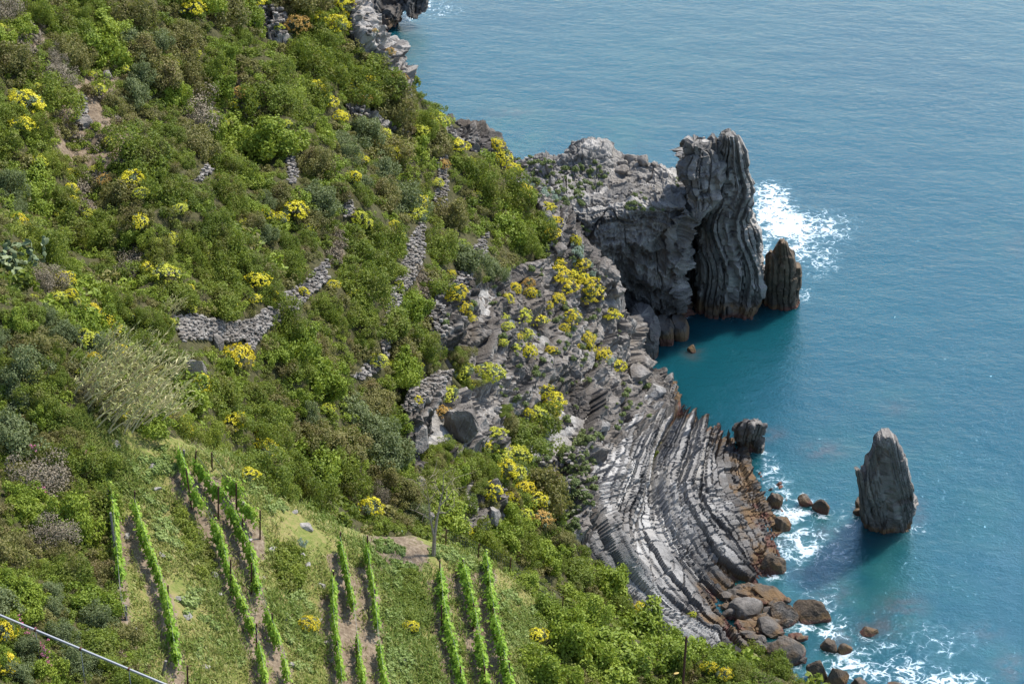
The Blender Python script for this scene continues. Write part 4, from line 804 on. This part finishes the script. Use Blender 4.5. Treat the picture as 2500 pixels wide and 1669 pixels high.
for ri, row in enumerate(ROWS):
    rw = []
    for (x0, y0), (x1, y1) in zip(row, row[1:]):
        for f in np.linspace(0, 1, max(2, int(math.hypot(x1-x0, y1-y0)/5)), endpoint=False): rw.append((x0 + (x1-x0)*f, y0 + (y1-y0)*f))
    pts = []
    for x, y in rw:
        h = hit(x, y + 27)
        if h and onB(h[0]): pts.append(np.array(h[0]))
    pts = np.array(pts); dd = np.concatenate([[0], np.cumsum(np.linalg.norm(np.diff(pts[:, :2], axis=0), axis=1))]); nV = int(dd[-1]/.92) + 1
    for k in range(nV):
        a = min(k*.92 + rnd.uniform(-.1, .1), dd[-1]); p = np.array([np.interp(a, dd, pts[:, i]) for i in range(3)]); p2 = np.array([np.interp(min(a + .6, dd[-1]), dd, pts[:, i]) for i in range(3)]); p1 = np.array([np.interp(max(a - .6, 0), dd, pts[:, i]) for i in range(3)])
        if rnd.random() < .17: continue
        t = p2 - p1; root = link(bpy.data.objects.new("grapevine", None)); root.location = p; root.rotation_euler = (math.atan2(t[2], math.hypot(t[0], t[1])), 0, math.atan2(-t[0], t[1])); s_ = rnd.uniform(.85, 1.12); root.scale = (.85*s_*(.85 if ri > 4 and ri < 8 else 1.0 if ri < 8 else 1.3), 1.05, s_*rnd.uniform(.85, 1.08))
        tag(root, f"leafy grapevine in the {ORD[ri]} vineyard row from the left, {ORD[k]} from its far end", "grapevine", "grapevines along the vineyard rows")
        f_, tr_ = VINE[rnd.randrange(6)]; obj("foliage", f_, root); obj("trunk", tr_, root)
    if len(pts) > 6:
        q = pts[::4]; segs = [[(p + [0, 0, hh], .004) for p in q] for hh in (.75, 1.15)]; V, F = tubes(segs, 4); base = q[0]
        centred("trellis_wire", V, F, [M_WIRE], base=base, label=f"thin pale trellis wires of the {ORD[ri]} vineyard row from the left", cat="wire")
POSTS = [(263,1191,263,1240,'W'),(270,1251,287,1385,'W'),(307,1477,308,1512,'W'),(329,1198,329,1262,'R'),(360,1303,361,1362,'R'),(410,1428,411,1480,'R'),(425,1525,427,1575,'R'),(457,1624,459,1690,'R'),(479,1100,473,1158,'R'),(517,1104,518,1150,'R'),(454,1144,468,1242,'R'),(577,1180,577,1250,'R'),(533,1187,533,1268,'R'),(524,1256,527,1318,'R'),(592,1265,595,1345,'R'),(635,1245,635,1315,'R'),(563,1365,563,1452,'R'),(614,1374,614,1448,'R'),(626,1521,626,1590,'R'),(664,1496,668,1565,'R'),(831,1298,831,1350,'R'),(815,1390,813,1450,'R'),(822,1565,822,1625,'R'),(897,1307,898,1365,'R'),(861,1443,862,1490,'R'),(915,1438,915,1490,'R'),(870,1570,871,1625,'R'),(926,1572,927,1625,'R'),(1074,1367,1073,1425,'R'),(1130,1365,1129,1415,'R'),(1189,1369,1188,1410,'R'),(1078,1477,1078,1540,'R'),(1156,1472,1155,1535,'R'),(1204,1485,1203,1540,'R'),(1124,1626,1125,1690,'R'),(1183,1626,1184,1690,'R'),(1243,1608,1245,1675,'R'),(333,1532,326,1560,'W'),(405,1612,396,1648,'W'),(449,1098,446,1130,'W')]
FENCE = [(1090,1292,1088,1330,'R'),(1170,1327,1167,1362,'R'),(1248,1361,1244,1398,'R'),(1312,1408,1310,1440,'R'),(1375,1455,1373,1490,'R')]
def stake(tx, ty, bx, by, rad, mat, name, bury=.3):
    h = hit(bx, by); b = np.array(h[0]); d = ray(tx, ty); t_ = b[1]/d[1]; top = np.array([0, 0, CAMZ]) + d*t_
    ax = top - b; me = tube_mesh(name, [[(tuple(-ax/np.linalg.norm(ax)*bury), rad), (tuple(ax*.5), rad), (tuple(ax), rad*.95)]], mat, 6); return obj(name, me, None, b), h
for i, (tx, ty, bx, by, k) in enumerate(POSTS):
    o, h = stake(tx, ty, bx, by, .035 if k == 'R' else .05, M_RUST if k == 'R' else M_GREYWOOD, "vineyard_post")
    r_ = min(range(len(ROWS)), key=lambda j: min(math.hypot(bx-x, by-y) for (x0, y0), (x1, y1) in zip(ROWS[j], ROWS[j][1:]) for x, y in [(x0+(x1-x0)*f, y0+(y1-y0)*f) for f in (0, .25, .5, .75, 1)]))
    later(o, ("rusty iron post" if k == 'R' else "grey wooden post") + f" in the {ORD[r_]} vine row from the left", "post", "posts of the vine rows", by, by)
for i, (tx, ty, bx, by, k) in enumerate(FENCE):
    o, h = stake(tx, ty, bx, by, .03, M_RUST, "fence_post"); later(o, "thin leaning fence post along the seaward edge of the vineyard", "post", "posts of the netting fence", bx, by)
o, h = stake(1676, 1553, 1662, 1740, .05, M_RUST, "stake"); tag(o, "tall rusty stake among the near bushes at the bottom edge", "stake")
# loose stones lying in the vineyard
STONES = [(367,1178,394,1198),(301,1294,322,1316),(385,1343,406,1360),(423,1445,452,1466),(442,1477,472,1507),(474,1282,488,1308),(482,1306,504,1326),(502,1334,522,1362),(494,1374,508,1398),(512,1382,534,1410),(594,1233,608,1244),(598,1310,618,1322),(652,1322,680,1345),(732,1264,768,1292),(720,1332,750,1362),(740,1362,762,1384),(772,1396,796,1436),(690,1476,712,1512),(768,1502,790,1520),(701,1600,724,1627),(488,1618,518,1634),(782,1552,802,1574),(710,1242,730,1254),(245,1352,268,1384),(524,1436,546,1452),(1016,1482,1034,1496),(1057,1567,1073,1582),(980,1596,1000,1618),(998,1378,1012,1390),(966,1383,984,1398),(586,1216,602,1232),(360,1130,392,1146),(405,1132,418,1150),(250,1395,262,1410),(262,1060,296,1090),(800,1600,816,1618),(640,1400,650,1416)]
for i, (a, b, c, d_) in enumerate(STONES):
    h = hit((a+c)/2, d_-3); 
    if not h: continue
    k = h[3]/FOC; V, F, t, M = boulder(((c-a)/2*k*1.2, (c-a)/2*k*.95, max((d_-b)/2*k*.7, .07)), 400+i, 1.0, 3, .03); o = obj("stone", mesh_data("stone", V, F, [M_PALE], {"tone": t}), None, Vector(h[0]) + Vector((0, 0, .04))); o.rotation_euler = (rnd.uniform(-.3, .3), rnd.uniform(-.1, .4), rnd.uniform(0, 6.28))
    j = min(range(len(ROWS)), key=lambda j: min(math.hypot((a+c)/2-x, (b+d_)/2-y) for x, y in ROWS[j])); sz = "large" if c-a > 27 else "small" if c-a < 17 else "medium"
    later(o, f"{sz} pale stone lying near the {ORD[j]} vine row from the left", "stone", "loose stones lying in the vineyard", (a+c)/2, b)
# rock lumps standing in the scrub and on the crag
CRAGS = [((1085,965,1180,1090),.95,.07,"big grey crag with a pale face below the crumbling wall",M_CLIFF),((985,1030,1060,1110),.95,.05,"pale split rock left of the big grey crag",M_CLIFF),((516,808,548,862),.35,.0,"upright rounded pale boulder standing before the bent ruined wall",M_DRYROCK),
 ((182,278,226,316),.5,.02,"pinkish grey boulder below the small heap of wall stones",M_DRYROCK),((248,168,275,200),.6,.02,"small pale rock at the top of the bare earth patch",M_DRYROCK),((1188,1160,1232,1212),.7,.04,"angular grey rock among yellow spurge above the near thicket",M_CLIFF),
 ((1130,1215,1172,1262),.7,.06,"dark slaty rock behind the bare forked tree",M_DARKROCK),((1185,1222,1228,1290),.7,.05,"pale fluted rock to the right behind the bare forked tree",M_DRYROCK),((1040,1245,1062,1275),.6,.04,"small pale rock peeping left behind the tree trunk",M_DRYROCK),((1310,505,1350,560),.4,.02,"brownish boulder among orange plants above the cove",M_CLIFF),
 ((1345,590,1385,625),.5,.04,"grey slab of rock below the brownish boulder above the cove",M_CLIFF),((1075,372,1096,400),.8,.03,"stone block on top of the wall post near the brow",M_DRYROCK),((1010,1155,1040,1190),.6,.05,"grey pointed rock in the scrub left of the tree crown",M_DARKROCK),
 ((1446,1018,1494,1056),.95,.05,"pale angular rock shelf above the folded strata",M_STRATA),((1570,930,1636,980),.9,.05,"pale blocky rock at the upper corner of the strata",M_STRATA),((1515,880,1596,930),.8,.04,"grey hump of rock at the edge of the cove",M_CLIFF),
 ((1523,370,1555,402),.3,.0,"left one of the two big pale boulders on the headland crest",M_DRYROCK),((1552,375,1588,410),.35,.0,"right one of the two big pale boulders on the headland crest",M_DRYROCK),((1506,388,1533,410),.35,.0,"rounded boulder left of the two big ones on the headland crest",M_DRYROCK),((1500,402,1538,426),.4,.02,"flat pale rock below the rounded boulder on the headland crest",M_DRYROCK),((1588,393,1606,404),.3,.0,"small grey stone at the right end of the headland boulders",M_DRYROCK),((1544,396,1564,410),.3,.0,"small wedged stone between the two big headland boulders",M_DRYROCK),((1335,425,1362,465),.6,.05,"upright grey rock at the neck of the headland",M_DARKROCK),((1280,376,1300,388),.3,.0,"small pale stone on the neck beside the sea",M_DRYROCK)]
for i, ((a, b, c, d_), an, stt, lb, mm) in enumerate(CRAGS):
    h = hit((a+c)/2, b + (d_-b)*.7)
    if not h: continue
    k = h[3]/FOC; hw, hh = (c-a)/2*k, (d_-b)/2*k; V, F, t, M = boulder((hw, hw*.9, hh*1.05), 460+i, an, 5, stt); o = obj("rock", mesh_data("rock", V, F, [mm], {"tone": t}), None, Vector(h[0]) + Vector((0, 0, hh*.35))); o.rotation_euler = (0, 0, rnd.uniform(-.4, .4)); tag(o, lb, "rock")
# slanting slab beside the cane thicket
h = hit(470, 905); V, F, t, M = boulder((.95, .5, 1.5), 498, .9, 5, .06); o = obj("rock", mesh_data("rock", V, F, [M_DRYROCK], {"tone": t}), None, h[0]); o.rotation_euler = (R(35), R(-38), R(10)); tag(o, "slanting pinkish slab of bare rock between the canes and the golden spurge", "rock")
# ------------------------------------------------------------------ grass, herbs, rubble: past counting
rsg = np.random.RandomState(7)
def scatter(polys, n, cond):
    out = []; k = 0
    while len(out) < n and k < n*6:
        k += 1; q = polys[rsg.randint(len(polys))]; xs = [p[0] for p in q]; ys = [p[1] for p in q]; x, y = rsg.uniform(min(xs), max(xs)), rsg.uniform(min(ys), max(ys))
        if not inpoly(np.array(x), np.array(y), q): continue
        h = hit(x, y)
        if h and cond(h, x, y): out.append((np.array(h[0]), np.array(h[1]), x, y))
    return out
g = scatter([POLY_FIELD, POLY_FIELD, POLY_FIELD, POLY_GRASS[1]], 9500, lambda h, x, y: onB(h[0]) and bil(so, h[0].x, h[0].y) < .3 + .5*rsg.rand())
P = np.array([q[0] for q in g]); lush = fbm(P*.35, 3, 77); keep = lush + rsg.uniform(-.5, .5, len(P)) > -.35; P, lush = P[keep], lush[keep]
k = 11; Q = np.repeat(P, k, 0) + rsg.normal(size=(len(P)*k, 3))*[.14, .14, 0]; m = len(Q); hgt = rsg.uniform(.06, .24, m)*(1 + .6*np.repeat(np.clip(lush, -.5, 1), k)); a = rsg.uniform(0, 6.28, m); lean = np.stack([np.cos(a), np.sin(a), 0*a], -1)*(hgt*rsg.uniform(.2, 1.4, m))[:, None]
sd = np.stack([-np.sin(a), np.cos(a), 0*a], -1)*.026; Q[:, 2] -= .03; tip = Q + lean + np.stack([0*a, 0*a, hgt], -1); mid = Q + lean*.35 + np.stack([0*a, 0*a, hgt*.6], -1)
V = np.stack([Q - sd, mid - sd*.8 + sd*0, tip, mid + sd*.8], 1).reshape(-1, 3); tg = np.repeat(np.clip(rsg.uniform(0, .75, m) + np.repeat(np.where(lush < .1, .25, 0), k), 0, 1), 4)
tag(obj("grass", mesh_data("grass", V, qfaces(m), [ML_GRASS], {"tone": tg})), kind='stuff')
POLY_HERB = [[(385,1330),(470,1350),(500,1440),(560,1520),(600,1640),(480,1640),(470,1540),(420,1420)],[(340,1200),(420,1250),(440,1340),(390,1330)],[(700,1430),(760,1470),(790,1640),(720,1650),(690,1520)],[(560,1150),(640,1190),(700,1240),(640,1250),(590,1200)],[(940,1380),(1010,1430),(1050,1500),(1000,1640),(950,1600)],[(860,1320),(960,1320),(1030,1400),(950,1400)],[(1210,1420),(1310,1480),(1330,1560),(1270,1640),(1230,1560)],[(1060,1330),(1190,1385),(1180,1400),(1060,1360)],[(300,1130),(420,1090),(440,1150),(330,1180)],[(940,1560),(1010,1600),(1000,1669),(950,1669)]]
VV, TT = [], []
HV = [shrub_cloud(820+i, n=260, clumps=7, leaf=.17, flat=.5) for i in range(4)]
for p, n_, x, y in scatter(POLY_HERB, 420, lambda h, x, y: onB(h[0])):
    V, t = HV[rsg.randint(4)]; s_ = rsg.uniform(.14, .36); VV.append(V*s_ + p - [0, 0, .04]); TT.append(np.clip(t + rsg.uniform(-.2, .25), 0, 1))
V = np.concatenate(VV); tag(obj("herbs", mesh_data("herbs", V, qfaces(len(V)//4), [ML_HERB], {"tone": np.concatenate(TT)})), kind='stuff')
# scrubby risers between the terraces, banks of the fence line
VV, TT = [], []
RISER = [[(425,1240),(450,1250),(510,1340),(520,1400),(500,1420),(470,1380),(440,1320)],[(678,1340),(715,1350),(728,1420),(700,1440),(680,1400)],[(975,1395),(1010,1400),(1020,1500),(990,1510)],[(1075,1300),(1180,1345),(1290,1412),(1400,1490),(1380,1500),(1280,1440),(1180,1378),(1080,1325)],[(880,1262),(1050,1270),(1060,1300),(900,1300)],[(240,1200),(262,1210),(280,1480),(330,1620),(290,1640),(255,1480)]]
for p, n_, x, y in scatter(RISER, 210, lambda h, x, y: True):
    V, t = SHRUBV[rsg.randint(6)]; s_ = rsg.uniform(.28, .55)*(.8 if x > 860 else 1); VV.append(V*[s_, s_, s_*.9] + p - [0, 0, .05]); TT.append(t)
V = np.concatenate(VV); tag(obj("bank_scrub", mesh_data("bank_scrub", V, qfaces(len(V)//4), [ML_MASTIC], {"tone": np.concatenate(TT)})), kind='stuff')
ML_CUSH = leaf_material("cushion_leaves", (.09,.125,.045), (.17,.22,.08), (.29,.33,.13))
# little green cushions rooted in the rock
VV, TT = [], []
for p, n_, x, y in scatter([POLY_ROCK_CLIFF]*3 + [[(1200,380),(1660,400),(1660,520),(1380,500)]] + [[(1290,1090),(1450,1060),(1450,1300),(1390,1310),(1330,1230)]], 520, lambda h, x, y: h[2] in ("cliff", "head") and h[1].z > .25 and float(vnoise(np.array([x/60., y/60., 1.]), 9)) > -.15):
    V, t = HV[rsg.randint(4)]; s_ = rsg.uniform(.12, .42); VV.append(V*s_ + p); TT.append(t*.8)
V = np.concatenate(VV); tag(obj("rock_cushions", mesh_data("rock_cushions", V, qfaces(len(V)//4), [ML_CUSH], {"tone": np.concatenate(TT)})), kind='stuff')
# dry twiggy weeds and stones on the bare patches
VV, TT = [], []
DRYV = [shrub_cloud(860+i, n=220, clumps=9, leaf=.12, flat=.45, loose=.4) for i in range(3)]
for p, n_, x, y in scatter(POLY_SOILS, 170, lambda h, x, y: not onB(h[0])):
    V, t = DRYV[rsg.randint(3)]; s_ = rsg.uniform(.2, .6); VV.append(V*s_ + p); TT.append(t)
V = np.concatenate(VV); tag(obj("dry_weeds", mesh_data("dry_weeds", V, qfaces(len(V)//4), [ML_TWIG], {"tone": np.concatenate(TT)})), kind='stuff')
# stones and chips washed between the shore boulders
sr = scatter([[(1790,1500),(1870,1500),(1960,1560),(1960,1620),(1860,1600),(1800,1560)], [(1750,1440),(1850,1430),(1950,1480),(1900,1540),(1780,1520)], [(1790,1440),(1830,1430),(1880,1480),(1800,1500)]], 110, lambda h, x, y: True)
sr = [(at_z(x, y, .15), np.array([0, 0, 1.]), x, y) for _, _, x, y in sr]
V, F, t = stones([(p, n_) for p, n_, x, y in sr], np.random.RandomState(8), .85, .5, 1.0); tag(obj("shore_rubble", mesh_data("shore_rubble", V, F, [M_BOULDER], {"tone": t})), kind='stuff')
# bushes that run down through the rock
STRIP = [[(1195,960),(1240,990),(1310,1160),(1280,1170),(1240,1060)],[(1040,1090),(1120,1090),(1170,1150),(1100,1200),(1040,1180)],[(1070,1130),(1260,1150),(1300,1260),(1180,1240)],[(1100,860),(1130,870),(1160,980),(1130,960)],[(1180,1290),(1290,1250),(1400,1330),(1370,1400),(1250,1330)]]
for p, n_, x, y in scatter(STRIP, 54, lambda h, x, y: not onB(h[0])):
    r_ = rsg.uniform(20, 36); o = obj("shrub", SHR[rnd.choice(["mastic", "mastic", "heath"])][rnd.randrange(4)]); set_on(o, (Vector(p), Vector(n_)), r_*np.linalg.norm(p - [0, 0, CAMZ])/FOC, .9, tilt=.4); wh = where(x, y); later(o, f"green bush rooted in rock {wh}", "shrub", f"bushes in the rock {wh}", x, y)
# rubble on ledges and along the brow
rb = scatter([POLY_ROCKS[2], POLY_ROCKS[3], POLY_ROCKS[4], POLY_ROCKS[5], POLY_ROCKS[10], [(1300,1090),(1400,1060),(1450,1150),(1450,1290),(1350,1230)], [(1250,385),(1400,400),(1560,430),(1640,480),(1500,500),(1380,480)], [(1060,720),(1110,700),(1090,830),(1050,850)]], 380, lambda h, x, y: h[0].z > 1.5)
V, F, t = stones([(p + [0, 0, .02], n_) for p, n_, x, y in rb], np.random.RandomState(5), .26, .18); tag(obj("rubble", mesh_data("rubble", V, F, [M_DRYROCK], {"tone": t})), kind='stuff')

# ------------------------------------------------------------------ canes
def cane_meshes(seed, n=22):
    rs = np.random.RandomState(seed); st_, lv, lt = [], [], []
    for i in range(n):
        b = np.array([rs.normal(0, .6), rs.normal(0, .6), 0]); L_ = rs.uniform(1.4, 3.0); a = rs.normal(.2, .3); le = rs.uniform(.45, 1.15); d = np.array([math.cos(a)*le, math.sin(a)*.5*le, 1.0]); d /= np.linalg.norm(d)
        pts = [b + d*L_*f + np.array([.45, .1, -.12])*L_*.4*f*f for f in np.linspace(0, 1, 5)]; st_.append([(p, .034*(1.15-f)) for p, f in zip(pts, np.linspace(0, 1, 5))])
        for q in range(11):
            f = rs.uniform(.3, 1); p = b + d*L_*f + np.array([.45, .1, -.22])*L_*.4*f*f; w = rs.normal(size=3)*[.7, .7, .4] + d*1.2; w /= np.linalg.norm(w); l = rs.uniform(.3, .6); s2 = np.cross(w, rs.normal(size=3)); s2 /= np.linalg.norm(s2); s2 *= .036
            lv += [p, p + w*l*.5 - s2 + [0, 0, .03], p + w*l + [0, 0, -.08], p + w*l*.5 + s2 + [0, 0, .03]]; lt += [rs.uniform(.05, .95)]*4
    return tube_mesh("cane_stem", st_, CANEB, 4), mesh_data("cane_leaves", lv, qfaces(len(lv)//4), [ML_CANE], {"tone": lt})
CANEB = bark("cane_stalk", (.34, .28, .14), (.58, .49, .28)); CM = [cane_meshes(60+i) for i in range(3)]
for i, (px, py, s_) in enumerate([(240,1000,.75),(280,1030,.9),(318,1036,.6),(350,1032,.8),(255,925,.75),(312,972,.85),(205,950,.6),(345,985,.55),(395,1025,.6),(290,900,.55),(245,875,.6),(640,1160,.5),(205,965,.7),(330,905,.8),(380,950,.7),(400,770,.5)]):
    h = hit(px, py)
    if not h: continue
    root = link(bpy.data.objects.new("giant_cane", None)); root.location = h[0]; root.rotation_euler = (0, 0, rnd.uniform(-.5, .5)); root.scale = (s_,)*3; wh = where(px, py)
    later(root, f"straw green giant cane {wh}" if i not in (11, 15) else ("small cane tuft beside yellow spurge at the top of the vineyard" if i == 11 else "thin dry cane tuft at the left end of the ruined wall"), "cane", "giant canes in the thicket", px, py)
    obj("stem", CM[i % 3][0], root); obj("foliage", CM[i % 3][1], root)

# ------------------------------------------------------------------ bare forked tree
h = hit(1058, 1354); b0 = np.array(h[0]); pxm = h[3]/FOC
def tp(x, y, dy=0.0): return (np.array([(x-1058)*pxm, dy, (1354-y)*pxm/.86]))
TW = [[(tp(1058,1370), .10), (tp(1060,1330), .085), (tp(1062,1305), .07), (tp(1068,1270,.1), .055), (tp(1075,1240,.2), .042), (tp(1083,1205,.2), .028), (tp(1086,1165,.3), .012)],
 [(tp(1061,1312), .06), (tp(1056,1280,-.1), .05), (tp(1052,1250,-.2), .04), (tp(1050,1210,-.2), .02), (tp(1046,1180,-.2), .01)],[(tp(1054,1262,-.15), .03), (tp(1038,1245,-.3), .022), (tp(1018,1232,-.4), .01)],[(tp(1075,1240,.2), .03), (tp(1092,1225,.3), .022), (tp(1108,1205,.4), .01)],
 [(tp(1072,1255,.15), .026), (tp(1090,1250,0), .02), (tp(1110,1232,-.1), .009)],[(tp(1080,1218,.2), .02), (tp(1066,1190,.3), .012), (tp(1060,1168,.3), .007)],[(tp(1051,1225,-.2), .018), (tp(1062,1200,-.3), .01), (tp(1070,1180,-.4), .006)],[(tp(1083,1205,.2), .016), (tp(1100,1185,.2), .01), (tp(1112,1172,.2), .006)],[(tp(1050,1215,-.2), .016), (tp(1038,1195,-.2), .01), (tp(1030,1180,-.1), .006)]]
rs = np.random.RandomState(3); ends = [l[-1][0] for l in TW] + [l[-2][0] for l in TW]
for e in list(ends)*3: 
    q = e + rs.normal(size=3)*[.3, .3, .22] + [0, 0, .18]; TW.append([(e, .010), ((e+q)/2 + rs.normal(size=3)*.05, .007), (q, .004)])
root = tag(link(bpy.data.objects.new("bare_tree", None)), "slim forked tree with few leaves standing at the vineyard's far edge", "tree"); root.location = b0
obj("trunk", tube_mesh("tree_trunk", TW, M_BARK, 6), root)
C_ = np.array([l[-1][0] for l in TW]); Pq = np.repeat(C_, 26, 0) + rs.normal(size=(len(C_)*26, 3))*.15; V = quads(Pq, rs.normal(size=Pq.shape) + [0, 0, .5], .030*rs.uniform(.6, 1.2, len(Pq)), .019, rs)
obj("crown", mesh_data("tree_crown", V, qfaces(len(Pq)), [ML_HEATH], {"tone": np.repeat(rs.uniform(.3, 1, len(Pq)), 4)}), root)
# ------------------------------------------------------------------ prickly pear
M_PAD = leaf_material("cactus_pad", (.085,.12,.05), (.15,.19,.085), (.26,.29,.14), trans=.05, spec=.4); M_PADY = leaf_material("pale_pad", (.55,.40,.13), (.66,.50,.20), (.74,.60,.30), trans=.1)
def pads(seed, n, spread, size):
    rs = np.random.RandomState(seed); V0, F0 = ico(3); VV, FF, TT, o = [], [], [], 0; tips = [(np.zeros(3), np.array([0, 0, 1.]))]
    for i in range(n):
        p, d = tips[rs.randint(len(tips))] if i else tips[0]; d2 = d + rs.normal(size=3)*.75*spread; d2 /= np.linalg.norm(d2); s_ = size*rs.uniform(.75, 1.2); a = np.cross(d2, rs.normal(size=3)); a /= np.linalg.norm(a); b = np.cross(d2, a)
        c = p + d2*s_*.9; V = c + V0[:, :1]*a*s_*.62 + V0[:, 1:2]*b*s_*.10 + V0[:, 2:]*d2*s_; VV.append(V); FF.append(F0 + o); TT.append(np.full(len(V0), rs.uniform(.1, .9))); o += len(V0); tips.append((p + d2*s_*1.8, d2))
        if len(tips) > 26: tips.pop(0)
    return np.concatenate(VV), np.concatenate(FF), np.concatenate(TT)
root = tag(link(bpy.data.objects.new("prickly_pear", None)), "blue green prickly pear with a brown stem at the left edge", "cactus"); h = hit(22, 640); root.location = h[0]
V, F, t = pads(5, 150, 1.0, .15); V = V*[1.25, 1.0, 1.0] + [0, 0, .2]; obj("pad", mesh_data("cactus_pads", V, F, [M_PAD], {"tone": t}, smooth=True), root)
obj("stem", tube_mesh("cactus_stem", [[((0, 0, -.2), .09), ((-.05, -.1, .35), .08), ((.1, -.15, .7), .06)]], M_BARK, 7), root)
h = hit(1644, 1662); V, F, t = pads(9, 3, .9, .10); o = obj("cactus", mesh_data("cactus", V, F, [M_PADY], {"tone": t}, smooth=True), None, Vector(h[0]) + Vector((0, 0, .35))); tag(o, "small cream yellow cactus pads left of the rusty stake", "cactus")
# ------------------------------------------------------------------ cargo monorail of the vineyard
m, nt, b, L = new_mat("galvanised_steel"); b.inputs["Base Color"].default_value = (.27, .28, .30, 1); b.inputs["Metallic"].default_value = .2; b.inputs["Roughness"].default_value = .55; M_STEEL = m
A_, B_ = at_y(-40, 1484, 51.6), at_y(470, 1697, 49.2); root = tag(link(bpy.data.objects.new("rail_track", None)), "straight grey steel monorail track crossing the lower left corner", "rail"); root.location = A_; dv = B_ - A_; ln = np.linalg.norm(dv)
def beam(w, hgt_, z0, f0=0., f1=1.):
    t_ = dv/ln; s_ = np.cross(t_, [0, 0, 1]); s_ /= np.linalg.norm(s_); u_ = np.cross(s_, t_); V = [dv*f + s_*a*w + u_*(z0 + c*hgt_) for f in (f0, f1) for a, c in ((-.5, -.5), (.5, -.5), (.5, .5), (-.5, .5))]
    return np.array(V), np.array([[0,1,2,3],[7,6,5,4],[0,4,5,1],[1,5,6,2],[2,6,7,3],[3,7,4,0]])
V, F = beam(.058, .058, 0); me = mesh_data("rail", V, F, [M_STEEL]); ro = obj("rail", me, root); bv = ro.modifiers.new("bevel", 'BEVEL'); bv.width = .012; bv.segments = 2
nT = 150; VV, FF, o_ = [], [], 0
for i in range(nT):
    V, F = beam(.025, .03, -.046, i/nT, (i+.5)/nT); VV.append(V); FF.append(F + o_); o_ += 8
obj("rack", mesh_data("rack", np.concatenate(VV), np.concatenate(FF), [M_STEEL]), root)
for f in (.04, .252, .47, .70, .93):
    p = dv*f; hh_ = hit(*[float(v) for v in proj(A_ + p)[:2]]); g = bil(Z, A_[0]+p[0], A_[1]+p[1]); dz = float(g) - (A_[2]+p[2]); obj("leg", tube_mesh("rail_leg", [[(tuple(p + [0, 0, -.04]), .015), (tuple(p + [0, 0, min(dz, -.3)/2]), .015), (tuple(p + [0, 0, min(dz - .3, -.6)]), .015)]], M_STEEL, 6), root)
    V, F = beam(.10, .10, 0, f - .004, f + .004); obj("clamp", mesh_data("clamp", V, F, [M_RUST]), root)
# black hose coil, pink valerian, rag scraps
m, nt, b, L = new_mat("black_hose"); b.inputs["Base Color"].default_value = (.018, .018, .02, 1); b.inputs["Roughness"].default_value = .45
h = hit(452, 1738); segs = []
for k in range(7):
    r_ = .36 + .03*rnd.uniform(-1, 1); zo = .62 + .012*k; segs.append([((r_*math.cos(a), .014*k, zo + r_*math.sin(a)), .016) for a in np.linspace(0, 2*math.pi, 30)])
V, F = tubes(segs, 5); me = bpy.data.meshes.new("hose"); me.from_pydata(V.tolist(), [], [tuple(dict.fromkeys(f)) for f in F.tolist()]); me.materials.append(m); tag(obj("hose_coil", me, None, h[0]), "coil of black hose hanging on the post at the bottom edge", "hose")
for i, (px, py, w) in enumerate([(76,1118,26),(100,1222,30),(60,1545,30),(80,1570,26),(102,1600,30),(116,1622,24),(120,1645,20),(214,1129,18)]):
    h = hit(px, py+6); sc = .6*w*h[3]/FOC; root = link(bpy.data.objects.new("valerian", None)); root.location = Vector(h[0]) + Vector((0, 0, .55)); root.scale = (sc,)*3; wh = where(px, py)
    later(root, f"pink flowering valerian {wh}", "flower", "pink valerian in the near left scrub", px, py); rs = np.random.RandomState(i); C_ = rs.normal(size=(9, 3))*[.5, .5, .35]; Pq = np.repeat(C_, 14, 0) + rs.normal(size=(126, 3))*.09
    obj("blossom", mesh_data("valerian_blossom", quads(Pq, rs.normal(size=Pq.shape) + [0, -.4, .6], .10*rs.uniform(.6, 1.1, 126), .08, rs), qfaces(126), [MF_PINK], {"tone": np.repeat(rs.rand(126), 4)}), root)
    obj("stem", tube_mesh("valerian_stem", [[((0, 0, -.9), .03), (tuple(c*.4 + [0, 0, -.4]), .025), (tuple(c), .02)] for c in C_], M_VINEWOOD, 4), root)
m, nt, b, L = new_mat("pale_blue_plastic"); b.inputs["Base Color"].default_value = (.45, .62, .78, 1)
h = hit(981, 1302); V, F, t, M = boulder((.06, .05, .13), 77, .7, 2); tag(obj("water_bottle", mesh_data("water_bottle", V, F, [m]), None, Vector(h[0]) + Vector((0, 0, .1))), "tiny pale blue plastic bottle in the grass at the field's far edge", "bottle")
# netting of the fence along the edge
m, nt, b, L = new_mat("fence_net"); b.inputs["Base Color"].default_value = (.10, .11, .09, 1); segs = []
fp = [np.array(hit(bx, by)[0]) for _, _, bx, by, _ in FENCE]
for p, q in zip(fp, fp[1:]):
    for hh in np.linspace(.1, .8, 5): segs.append([(p + [0, 0, hh], .006), ((p+q)/2 + [0, 0, hh - .05], .006), (q + [0, 0, hh], .006)])
    for f in np.linspace(0, 1, 14): c = p + (q-p)*f; segs.append([(c + [0, 0, .05], .005), (c + [0, 0, .42], .005), (c + [0, 0, .8], .005)])
V, F = tubes(segs, 3); centred("fence_net", V, F, [m], base=fp[0], label="fine wire netting strung along the leaning fence posts", cat="fence")
finish_labels()
